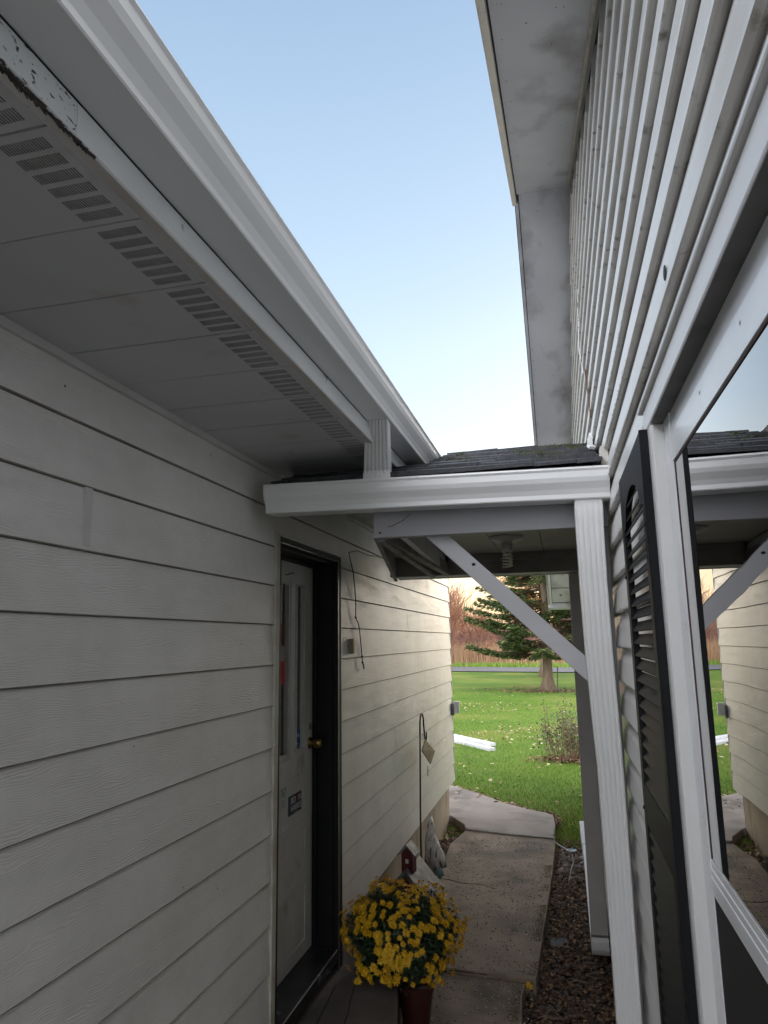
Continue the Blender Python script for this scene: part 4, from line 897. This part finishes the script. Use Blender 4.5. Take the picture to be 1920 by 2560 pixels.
# grit and specks on the walk
stones('grit', 3200, lambda: (rng.uniform(-1.05, -.26), 2.9 + 4.3 * rng.random(), 0), .0015, .0055, [mat('grit_pale', (.50, .47, .43), rough=.8), mat('grit_pale', (.5, .47, .43)), STM[1], STM[0]])
go = bpy.data.objects[-1] if False else [o for o in COL.objects if o.name.startswith('grit')][0]
co = np.zeros(len(go.data.vertices) * 3, dtype=np.float32); go.data.vertices.foreach_get('co', co); co = co.reshape(-1, 3)
co[:, 2] = co[:, 2] + np.where(co[:, 1] > 4.4, -1.8590, -1.8838); go.data.vertices.foreach_set('co', co.ravel())
V, F = [], []
for _ in range(5200):
    y = random.uniform(3.6, 6.6); e_ = -.335 if y < 4.36 else -.262 + (y - 4.37) * .028; x = e_ - abs(random.gauss(0, .035)) - .004
    if math.sin(y * 6.3) + math.sin(y * 14.1 + 1) < -.2: continue
    a = random.uniform(0, 6.28); w = random.uniform(.001, .0035); z = (-1.8598 if y > 4.4 else -1.8848); k = len(V)
    V += [(x - w * math.cos(a), y - w * math.sin(a), z), (x + w * math.cos(a), y + w * math.sin(a), z), (x, y + w, z + random.uniform(.001, .005))]; F.append((k, k + 1, k + 2))
o = mesh_np('moss', np.array(V), np.array(F), MOSS); prop(o, kind='stuff')
# leaf-shaped quads
def leaves(name, n, fpos, smin, smax, mats, kind='stuff', flat_=.5):
    Vs, Fs, Ms = [], [], []
    k = 0
    for i in range(n):
        p = fpos()
        if p is None: continue
        s = rng.uniform(smin, smax); a = rng.uniform(0, 6.28); t = rng.normal(0, flat_); c = rng.uniform(-.3, .5)
        L6 = np.array([[-1, 0, 0], [-.35, .52, c * .3], [.35, .42, c * .3], [1, 0, 0], [.35, -.42, c * .3], [-.35, -.52, c * .3]]) * s
        Rm = np.array(Matrix.Rotation(a, 3, 'Z') @ Matrix.Rotation(t, 3, 'X') @ Matrix.Rotation(rng.normal(0, flat_ * .6), 3, 'Y'))
        Vs.append(L6 @ Rm.T + np.array(p) + [0, 0, s * .25]); Fs.append(np.array([[0, 1, 2, 3], [0, 3, 4, 5]]) + 6 * k); Ms.append(np.full(2, int(rng.integers(len(mats))))); k += 1
    o = mesh_np(name, np.concatenate(Vs), np.concatenate(Fs), mats, mi=np.concatenate(Ms)); prop(o, kind=kind); return o
LM = [mat('leaf_tan', (.34, .22, .11), (.24, .14, .07), 30, rough=.7), mat('leaf_brown', (.13, .075, .042), (.08, .05, .03), 30, rough=.7), mat('leaf_pale', (.52, .42, .27), rough=.7), mat('leaf_rust', (.19, .085, .04), (.12, .055, .03), 30, rough=.7)]
leaves('leaf_litter', 6500, lambda: (rng.uniform(-.33, .21), 3.4 + 4.1 * rng.random(), -1.942 + rng.uniform(0, .022)), .005, .017, [LM[1], LM[1], LM[3], LM[0]])
leaves('leaf_litter', 90, lambda: (rng.uniform(-.28, -.12) if rng.random() < .5 else rng.uniform(.05, .19), rng.uniform(3.5, 4.2), -1.94 + rng.uniform(0, .03)), .015, .035, [LM[3], LM[1], LM[0]])
leaves('leaf_litter', 520, lambda: (rng.uniform(-1.29, -1.05), rng.uniform(4.9, 7.8), -1.93 + rng.uniform(0, .035)), .008, .03, [LM[1], LM[3], LM[0]])
def pathedge():
    i = rng.integers(0, 8); a, b = edge[i + 1], edge[i + 2]; t = rng.random()
    return (a[0] + (b[0] - a[0]) * t + rng.normal(.02, .02), a[1] + (b[1] - a[1]) * t + rng.normal(.03, .03), -1.875 + rng.uniform(0, .02))
leaves('leaf_litter', 620, pathedge, .010, .028, [LM[1], LM[3], LM[0], LM[0]])
def lawnleaf():
    y = 8.6 + 24 * rng.random() ** 1.5; x = rng.uniform(-.32 * y, .16 * y)
    d = math.sin(x * 1.1 + y * .5) + math.sin(y * .83 + 2) + .9 * math.exp(-((y - 14.5) / 1.6) ** 2) + .6 * math.exp(-((y - 9.3) / .8) ** 2)
    if rng.random() > .07 + .50 * max(0, d - .1) ** 1.2: return None
    return (x, y, gz(x, y) + .030 + .02 * rng.random())
leaves('fallen_leaves', 11000, lawnleaf, .016, .042, [LM[0], LM[2], LM[0], LM[2], LM[1]], flat_=.35)
leaves('leaf_litter', 46, lambda: (rng.uniform(-1.05, -.30), rng.uniform(2.9, 7.1), 0), .006, .018, [LM[1], LM[3], LM[0]], flat_=.15)
ll = COL.objects[-1] if False else sorted([o for o in COL.objects if o.name.startswith('leaf_litter')], key=lambda o: o.name)[-1]
for v in ll.data.vertices: v.co.z += -1.857 if v.co.y > 4.4 else -1.882
def treeleaf():
    a = rng.uniform(0, 6.28); r = abs(rng.normal(0, .9)); x, y = -.74 + r * 1.6 * math.cos(a), 29.3 + r * math.sin(a); return (x, y, gz(x, y) + .03)
leaves('fallen_leaves', 900, treeleaf, .03, .06, [LM[1], LM[0]], flat_=.3)
# grass blades
def grass(name, n, f, hmin, hmax, w, m):
    P = np.array([p for p in (f() for _ in range(n)) if p is not None]); k = len(P); a = rng.uniform(0, 6.28, k); h = rng.uniform(hmin, hmax, k); ww = w * (1 + P[:, 1] * .05)
    dx = np.stack([np.cos(a) * ww, np.sin(a) * ww, np.zeros(k)], 1); tip = np.stack([rng.normal(0, .4, k) * h, rng.normal(0, .4, k) * h, h], 1)
    V = np.stack([P - dx, P + dx, P + tip], 1).reshape(-1, 3); F = np.arange(3 * k).reshape(-1, 3)
    o = mesh_np(name, V, F, m, mi=rng.integers(0, len(m), k)); prop(o, kind='stuff'); return o
GM = [mat('blade_mid', (.115, .235, .022), rough=.6, spec=.2), mat('blade_light', (.19, .32, .045), rough=.6, spec=.2), mat('blade_dark', (.055, .135, .016), rough=.6, spec=.2), mat('blade_straw', (.22, .22, .07), rough=.6, spec=.2)]
GM = [GM[0], GM[0], GM[1], GM[2], GM[1], GM[0], GM[3]]
def gpos():
    y = 7.25 + 22 * rng.random() ** 1.9; x = rng.uniform(-.40 * y, .20 * y)
    if x < -.20 and y < 8.2: return None
    if x < -.25 and y < 8.25 + max(0, (-x - .3)) * 1.05 + .05: return None
    return (x, y, gz(x, y) - .004 + (.05 if y < 8.0 else 0) * 0)
grass('grass', 130000, gpos, .020, .055, .0022, GM)
grass('grass', 900, lambda: (rng.normal(-1.15, .04), rng.normal(6.55, .13), -1.95), .02, .06, .002, GM)
grass('grass', 700, lambda: (rng.normal(-.02, .09), rng.uniform(4.9, 7.2), -1.96), .01, .03, .002, GM)
# small things on the ground
o = link('slate_piece', B(-.20, -.09, 5.02, 5.16, -1.950, -1.935), mat('slate', (.06, .065, .075), (.045, .05, .055), 12, rough=.6), bevel=.003); prop(o, 'flat dark slate piece lying on the gravel bed beside the walk', 'slate')
t = thing('garden_stake', 'tarnished spoon-like metal garden stake leaning over the gravel near the lawn', 'garden ornament', (-.06, 6.5, -1.95))
SIL = mat('tarnished_silver', (.42, .44, .46), (.28, .30, .32), 20, rough=.3, metal=.6)
bm = bmesh.new(); tube(bm, [(-.085, 6.25, -1.95), (-.06, 6.42, -1.90), (-.035, 6.50, -1.85), (-.040, 6.56, -1.80)], .005, 6); link('rod', bm, SIL, t)
bm = bmesh.new(); lathe(bm, [(.002, 0), (.035, .004), (.045, .012), (.043, .013), (.033, .007), (.002, .003)], (-.045, 6.60, -1.79), 20)
link('bowl', bm, SIL, t, smooth=True)
bm = bmesh.new(); tube(bm, [(-.085, 6.62, -1.785), (-.15, 6.72, -1.775), (-.20, 6.80, -1.765)], [.010, .006, .003], 6); link('handle', bm, SIL, t)
WB = mat('white_board', (.66, .67, .68), (.55, .56, .58), 6, rough=.55, stain=(.3, .25, .2), stain_scale=14, stain_amt=(.62, .75))
for lab, a, b in (('long white board on the lawn, the upper one lying furthest from the walk', (-2.75, 14.95, -1.86), (-1.36, 13.25, -1.86)), ('long white board on the lawn, the lower one lying nearest the walk', (-2.72, 14.70, -1.90), (-1.34, 12.95, -1.90))):
    bm = bmesh.new(); bar(bm, a, b, .13, .055); o = link('white_board', bm, WB, bevel=.004); prop(o, lab, 'board', 'white boards on the lawn')

# ================================================================== POTTED CHRYSANTHEMUM
PM = thing('potted_chrysanthemum', 'round yellow flowering chrysanthemum in a dark red pot beside the stoop', 'potted plant', (-.83, 3.84, -1.885))
bm = bmesh.new(); lathe(bm, [(.068, 0), (.090, .155), (.098, .157), (.099, .185), (.090, .186), (.086, .16)], (-.835, 3.84, -1.885), 32)
link('pot', bm, mat('dark_red_plastic', (.060, .012, .010), (.045, .010, .008), 7, rough=.45), PM)
MC = np.array([-.905, 3.86, -1.500]); MR = np.array([.300, .29, .238])
V, F, Ms = [], [], []
for i in range(15000):                              # leaves
    d = rng.normal(size=3); d /= np.linalg.norm(d); r = rng.uniform(.45, 1.0) ** .6
    if d[2] < -.75: continue
    bmp = 1 + .13 * math.sin(d[0] * 7 + 1) * math.sin(d[2] * 6) + .06 * math.cos(d[1] * 13 + d[0] * 11)
    p = MC + d * MR * r * .93 * bmp
    if p[0] < -1.225: continue
    s = rng.uniform(.007, .016); u = rng.normal(size=3); u /= np.linalg.norm(u); w = np.cross(u, d); w /= np.linalg.norm(w) + 1e-6
    k = len(V); V += [p - u * s, p + w * s * .45, p + u * s, p - w * s * .45]; F.append((k, k + 1, k + 2, k + 3)); Ms.append(rng.integers(2))
o = mesh_np('foliage', np.array(V), np.array(F), [mat('mum_leaf', (.030, .060, .020), rough=.5), mat('mum_leaf_dark', (.016, .034, .015), rough=.5)], PM, mi=np.array(Ms)); o['kind'] = 'stuff'
bm = bmesh.new()
for k in range(9):
    a = k * .7; tube(bm, [(-.835 + .02 * math.cos(a), 3.84 + .02 * math.sin(a), -1.72), (-.86 + .10 * math.cos(a), 3.85 + .10 * math.sin(a), -1.58)], .004, 5)
link('stem', bm, mat('mum_stem', (.05, .06, .02), rough=.7), PM)
YEL = mat('petal_yellow', (.78, .50, .015), (.66, .38, .012), 60, rough=.55, coords='Object'); YC = mat('flower_centre', (.50, .27, .01), rough=.8)
def flower_mesh(seed):
    r_ = random.Random(seed); bm = bmesh.new()
    for ring, (n, L, el) in enumerate(((15, .028, 4), (13, .023, 26), (10, .015, 52))):
        for k in range(n):
            a = 2 * math.pi * (k + .5 * ring + r_.uniform(-.25, .25)) / n; e = R(el + r_.uniform(-9, 9)); l = L * r_.uniform(.68, 1.15); w = .0029
            d = Vector((math.cos(a) * math.cos(e), math.sin(a) * math.cos(e), math.sin(e))); s = Vector((-math.sin(a), math.cos(a), 0))
            p0 = d * .003; p1 = d * l * .6 + Vector((0, 0, .001)); p2 = d * l - Vector((0, 0, .001))
            vs = [bm.verts.new(v) for v in (p0 - s * w * .5, p0 + s * w * .5, p1 + s * w, p1 - s * w, p2)]
            bm.faces.new((vs[0], vs[1], vs[2], vs[3])); bm.faces.new((vs[3], vs[2], vs[4]))
    for k in range(8):
        a = k * math.pi / 4; bm.faces.new([bm.verts.new(v) for v in ((0, 0, .006), (.005 * math.cos(a), .005 * math.sin(a), .004), (.005 * math.cos(a + math.pi / 4), .005 * math.sin(a + math.pi / 4), .004))]).material_index = 1
    me = bpy.data.meshes.new('flower'); bm.to_mesh(me); bm.free(); me.materials.append(YEL); me.materials.append(YC); return me
FM = [flower_mesh(s) for s in range(5)]
cnt = 0; placed = []; rest = []
view = -MC / np.linalg.norm(MC)
tries = 0
while (cnt < 100 or len(rest) < 420) and tries < 40000:
    tries += 1
    d = rng.normal(size=3); d /= np.linalg.norm(d)
    if d[2] < -.55: continue
    dens = .35 + .65 * (math.sin(d[0] * 5 + 2.0) + math.sin(d[2] * 7 + d[0] * 4) > -.2); dens *= 1.0 if d[2] > .1 or d[0] < .1 else .6
    if rng.random() > dens: continue
    bmp = 1 + .13 * math.sin(d[0] * 7 + 1) * math.sin(d[2] * 6) + .06 * math.cos(d[1] * 13 + d[0] * 11)
    p = MC + d * MR * bmp * rng.uniform(.97, 1.06)
    if p[0] < -1.225: continue
    if any(np.linalg.norm(p - q) < .0175 for q in placed): continue
    front = d @ view > .12
    if front and cnt >= 100: front = False
    nrm = Vector(d + np.array([0, 0, .25]) + rng.normal(0, .22, 3)).normalized(); s = rng.uniform(.55, .98) * (1.0 if cnt >= 100 else 1.08)
    if front:
        f = bpy.data.objects.new('flower', FM[int(rng.integers(5))]); COL.objects.link(f); f.parent = PM; f.location = Vector(p) - wloc(PM)
        f.rotation_euler = nrm.to_track_quat('Z', 'Y').to_euler(); f.scale = (s, s, s * 1.1); cnt += 1; placed.append(p)
    elif len(rest) < 420: rest.append((p, nrm, s)); placed.append(p)
bm = bmesh.new()
for p, nrm, s in rest:
    tmp = bmesh.new(); tmp.from_mesh(FM[0]); mt_ = Matrix.Translation(Vector(p)) @ nrm.to_track_quat('Z', 'Y').to_matrix().to_4x4() @ Matrix.Scale(s, 4)
    tmp.transform(mt_); mtmp = bpy.data.meshes.new('t'); tmp.to_mesh(mtmp); tmp.free(); bm.from_mesh(mtmp); bpy.data.meshes.remove(mtmp)
o = link('blossoms', bm, [YEL, YC], PM); o['kind'] = 'stuff'
for lab, loc, tilt in (('single yellow flower fallen on the dark stoop', (-1.10, 3.70, -1.668), 70), ('single yellow flower lying at the broken corner of the walk', (-.300, 4.30, -1.868), 40)):
    f = bpy.data.objects.new('fallen_flower', FM[2]); COL.objects.link(f); f.location = loc; f.rotation_euler = (R(tilt), R(20), .4); prop(f, lab, 'flower', 'fallen yellow flowers')

# ================================================================== ROAD, TREES, BRUSH
ASPH = mat('asphalt', (.115, .115, .125), (.085, .085, .095), 2, rough=.9, bump=.2, bscale=30)
def roadz(x, y): return -1.925
V = []; F = []
xr = np.linspace(-260, 260, 60)
for x in xr: V += [(x, 42.9 - .30 * x, -1.90), (x, 49.8 - .30 * x, -1.90)]
F = [(2 * i, 2 * i + 2, 2 * i + 3, 2 * i + 1) for i in range(len(xr) - 1)]
o = mesh_np('road', np.array(V), np.array(F), ASPH); prop(o, kind='structure')
def blades(name, n, f, hmin, hmax, w, m, lean=.15):
    P = np.array([f() for _ in range(n)]); k = len(P); a = rng.uniform(0, 6.28, k); h = rng.uniform(hmin, hmax, k)
    dx = np.stack([np.cos(a) * w, np.sin(a) * w * .3, np.zeros(k)], 1); tip = np.stack([rng.normal(0, lean, k) * h, rng.normal(0, lean, k) * h, h], 1)
    V = np.stack([P - dx, P + dx, P + tip], 1).reshape(-1, 3)
    o = mesh_np(name, V, np.arange(3 * k).reshape(-1, 3), m, mi=rng.integers(0, len(m), k)); prop(o, kind='stuff'); return o
def verge():
    x = rng.uniform(-30, 22); return (x, 50.0 - .30 * x + rng.uniform(0, 3.0), -1.95)
blades('verge_grass', 9000, verge, .15, .45, .03, [GM[0], GM[2], MATS['blade_straw']], .4)
RD_ = [mat('reed_tan', (.40, .24, .14), rough=.8), mat('reed_rust', (.30, .15, .085), rough=.8), mat('reed_pale', (.50, .34, .20), rough=.8)]
def reed():
    x = rng.uniform(-32, 24); return (x, 53.2 - .30 * x + rng.uniform(0, 5), -1.95)
blades('reeds', 26000, reed, .9, 2.1, .022, RD_, .12)
# thin-twigged shrubs behind the reeds
def twigs(segs, p, d, L, r, lev, spread=.55, shrink=.68, kids=4):
    q = p + d * L; segs.append((p, q, r, max(r * .6, .010)))
    if lev == 0: return
    for k in range(kids):
        t = rng.uniform(.3, 1.0); dd = d + rng.normal(0, spread, 3) + np.array([0, 0, .22]); dd /= np.linalg.norm(dd)
        twigs(segs, p + d * L * t, dd, L * shrink * rng.uniform(.75, 1.2), max(r * .55, .012), lev - 1, spread, shrink, kids)
def seg_mesh(name, segs, m, parent=None):
    P0 = np.array([s[0] for s in segs]); P1 = np.array([s[1] for s in segs]); r0 = np.array([s[2] for s in segs])[:, None]; r1 = np.array([s[3] for s in segs])[:, None]
    D = P1 - P0; D /= np.linalg.norm(D, axis=1)[:, None] + 1e-9; U = np.cross(D, np.array([.3, .5, .8])); U /= np.linalg.norm(U, axis=1)[:, None]; Wv = np.cross(D, U); V = []
    for k in range(3):
        a = 2 * math.pi * k / 3; o_ = U * math.cos(a) + Wv * math.sin(a); V.append(P0 + o_ * r0); V.append(P1 + o_ * r1)
    V = np.stack(V, 1).reshape(-1, 3); n = len(segs); b = np.arange(n)[:, None] * 6
    F = np.concatenate([b + np.array([0, 2, 3, 1]), b + np.array([2, 4, 5, 3]), b + np.array([4, 0, 1, 5])])
    return mesh_np(name, V, F, m, parent)
TW = [mat('twig_rose', (.36, .19, .15), (.28, .14, .11), 2, rough=.8), mat('twig_tan', (.40, .26, .16), rough=.8)]
segs = []
for i in range(120):
    x = rng.uniform(-30, 14); y = 58.5 - .30 * x + rng.uniform(0, 9); b = np.array([x, y, -1.95])
    for s in range(3):
        d = np.array([rng.normal(0, .22), rng.normal(0, .2), 1]); d /= np.linalg.norm(d); twigs(segs, b, d, rng.uniform(1.5, 2.6), .030, 3, .5, .66, 4)
o = seg_mesh('brush', segs, TW[0]); prop(o, kind='stuff')
for lab, bx, by, hh, seed in (('tall bare autumn tree with fine rusty twigs nearest the corner of the pale wall', -8.4, 53.0, 2.9, 3), ('bare reddish tree with fine twigs between the wall corner tree and the spruce', -6.6, 56.0, 2.3, 5)):
    t = thing('bare_tree', lab, 'tree', (bx, by, -1.95), 'bare trees beyond the road'); segs = []
    for s in range(5):
        d = np.array([rng.normal(0, .25), rng.normal(0, .2), 1]); d /= np.linalg.norm(d); twigs(segs, np.array([bx + rng.normal(0, .25), by, -1.95]), d, hh * rng.uniform(.8, 1.1), .045, 4, .42, .68, 4)
    big = [s for s in segs if s[2] > .02]; small = [s for s in segs if s[2] <= .02]
    seg_mesh('trunk', big, mat('bare_bark', (.22, .13, .09), rough=.8), t)
    seg_mesh('crown', small, mat('rust_twig', (.42, .20, .12), (.34, .16, .10), 1.5, rough=.8), t)
# far treeline
V, F, Ms = [], [], []
for i in range(14000):
    x = rng.uniform(-170, 130); y = 185 + rng.uniform(0, 25); hgt = 7 + 3 * math.sin(x * .09) + 2 * math.sin(x * .31 + 1); z = -2 + hgt * rng.random() ** .8
    s = rng.uniform(.4, 1.1); a = rng.uniform(0, 3.1); k = len(V)
    V += [(x - s * math.cos(a), y, z), (x, y - s * .4, z - s * .8), (x + s, y, z + .2), (x, y, z + s)]; F.append((k, k + 1, k + 2, k + 3)); Ms.append(rng.integers(2))
o = mesh_np('far_woods', np.array(V), np.array(F), [mat('far_rose', (.26, .17, .14), rough=.9), mat('far_green', (.09, .10, .07), rough=.9)], mi=np.array(Ms)); prop(o, kind='stuff')
# conifers
def conifer(name, label, bx, by, H, Rad, r0, z0, nlev, leafm, twigm, barkm, droop, dens, clear, seed, thin=1.0):
    t = thing(name, label, 'tree', (bx, by, -1.95)); rs = np.random.default_rng(seed); zb = gz(bx, by)
    bm = bmesh.new(); pts = []; rad = []
    for k in range(14):
        u = k / 13; pts.append((bx + .06 * math.sin(u * 5), by, zb - .1 + u * H * .98)); rad.append(r0 * (1 - u) ** .9 + .015 + r0 * .9 * math.exp(-u * H * 3.2))
    tube(bm, pts, rad, 12); link('trunk', bm, barkm, t, smooth=True)
    segs = []; V, F, Ms = [], [], []
    for lev in range(nlev):
        u = lev / (nlev - 1); z = zb + clear + (H - clear) * u; Lm = Rad * (1 - u) ** .75 * (1.0 if u > .03 else .8) + .15
        for k in range(int(9 + 3 * rs.random())):
            a = rs.uniform(0, 2 * math.pi); L = Lm * rs.uniform(.55, 1.12); zz = z + abs(rs.normal(0, .22)); n = 16; prev = np.array([bx, by, zz])
            for j in range(1, n + 1):
                s = j / n; q = np.array([bx + math.cos(a) * L * s, by + math.sin(a) * L * s, zz - droop * L * (s - .75 * s * s) + .10 * L * s ** 3])
                segs.append((prev, q, .028 * (1 - s) + .004, .028 * (1 - s) + .002)); prev = q
                if s < .22: continue
                m_ = int(dens * (.5 + 1.1 * s) * (.6 + L * .35) * (thin if 2.1 < zz - zb - 1.9 + 1.95 < 99 and zz > .6 else 1))
                for _ in range(m_):
                    side = rs.choice([-1, 1]); wd = (1 - s * .75) * L * .26 + .10; lat = rs.uniform(0, wd) * side
                    p = q + np.array([-math.sin(a) * lat + rs.normal(0, .04), math.cos(a) * lat + rs.normal(0, .04), rs.normal(0, .035) - abs(lat) * .22])
                    ang = a + side * rs.uniform(.3, 1.1); l = rs.uniform(.08, .17); w = rs.uniform(.012, .024)
                    d = np.array([math.cos(ang), math.sin(ang), rs.uniform(-.45, .15)]); c_ = np.array([-math.sin(ang), math.cos(ang), rs.normal(0, .6)]) * w
                    kk = len(V); V += [p - c_, p + c_, p + d * l + c_ * .4, p + d * l - c_ * .4]; F.append((kk, kk + 1, kk + 2, kk + 3))
                    Ms.append(int(rs.integers(3)) if s > .45 else (3 if rs.random() < .55 else 1))
    mesh_np('crown', np.array(V), np.array(F), leafm, t, mi=np.array(Ms)); seg_mesh('branches', segs, twigm, t); return t
SP = [mat('needle_green', (.075, .115, .030), rough=.6), mat('needle_dark', (.022, .055, .020), rough=.6), mat('needle_light', (.160, .185, .055), rough=.6), mat('needle_dead', (.16, .085, .035), rough=.8)]
BARK = mat('spruce_bark', (.24, .17, .12), (.14, .10, .07), 4, rough=.9, stretch=(2, 2, .3), bump=.8, bscale=14, bdist=.04)
conifer('spruce_tree', 'dark green spruce with low spreading branches standing on the lawn', -.74, 29.5, 9.0, 3.25, .19, 0, 20, SP, mat('spruce_twig', (.10, .065, .045), rough=.9), BARK, .22, 46, 1.55, 4, .60)
LARCH = [mat('larch_orange', (.50, .20, .02), rough=.7), mat('larch_gold', (.60, .30, .03), rough=.7), mat('larch_rust', (.32, .12, .02), rough=.7), mat('larch_brown', (.18, .08, .02), rough=.7)]
conifer('larch_tree', 'golden orange larch rising behind the spruce', -1.1, 39.0, 11.0, 3.4, .2, 0, 22, LARCH, MATS['spruce_twig'], BARK, .15, 14, 3.6, 9)
# dead bare limb in front of the crown
segs = []; t0 = np.array([-1.1, 27.6, 2.75])
for k in range(7): twigs(segs, t0 + np.array([k * .32, -.1 * k, -.17 * k]), np.array([.7, -.2, -.25 + .3 * (k % 2)]) / .85, .9, .020, 2, .45, .62, 3)
o = seg_mesh('dead_branch', segs, mat('dead_grey', (.40, .36, .33), rough=.8), bpy.data.objects['spruce_tree'])
# shrub on the lawn
t = thing('rose_bush', 'straggly green and brown bush with many upright stems on the lawn', 'bush', (.0, 12.1, -1.93)); segs = []
V, F, Ms = [], [], []
for i in range(110):
    bx, by = rng.normal(.02, .17), rng.normal(12.15, .2); h = rng.uniform(.45, .95); d = np.array([rng.normal(0, .18) + (bx - .0) * .5, rng.normal(0, .18), 1.0]); d /= np.linalg.norm(d)
    p = np.array([bx, by, -1.95]); q = p + d * h * .55; e = q + (d + rng.normal(0, .18, 3)) * h * .45
    segs += [(p, q, .005, .004), (q, e, .004, .002)]
    for _ in range(20):
        s = rng.uniform(.35, 1.05); c_ = p + (e - p) * s + rng.normal(0, .035, 3); u = rng.normal(size=3); u /= np.linalg.norm(u); w = np.cross(u, rng.normal(size=3)); w /= np.linalg.norm(w) + 1e-6
        sz = rng.uniform(.010, .024); k = len(V); V += [c_ - u * sz, c_ + w * sz * .6, c_ + u * sz, c_ - w * sz * .6]; F.append((k, k + 1, k + 2, k + 3)); Ms.append(rng.integers(4))
seg_mesh('stems', segs, mat('bush_stem', (.17, .08, .06), (.24, .15, .10), 20, rough=.8), t)['kind'] = 'stuff'
mesh_np('foliage', np.array(V), np.array(F), [mat('bush_leaf', (.10, .17, .05), rough=.7), mat('bush_leaf_dark', (.04, .085, .03), rough=.7), mat('bush_leaf_grey', (.17, .19, .14), rough=.7), LM[1]], t, mi=np.array(Ms))
leaves('leaf_litter', 500, lambda: (rng.normal(.0, .28), rng.normal(11.95, .14), -1.90 + rng.uniform(0, .03)), .02, .04, [LM[1], LM[3], LM[0]])
bm = bmesh.new(); tube(bm, [(-.36, 28, -2.0), (-.30, 28, -1.05)], .022, 6); o = link('metal_stake', bm, mat('rusty_stake', (.06, .05, .045), rough=.8)); prop(o, 'thin dark stake standing in the lawn beside the spruce trunk', 'stake')

# ------------------------------------------------------------------ lift the scene so the ground is near zero
for o in list(COL.objects):
    if o.parent is None and o.type != 'CAMERA': o.location.z += LIFT
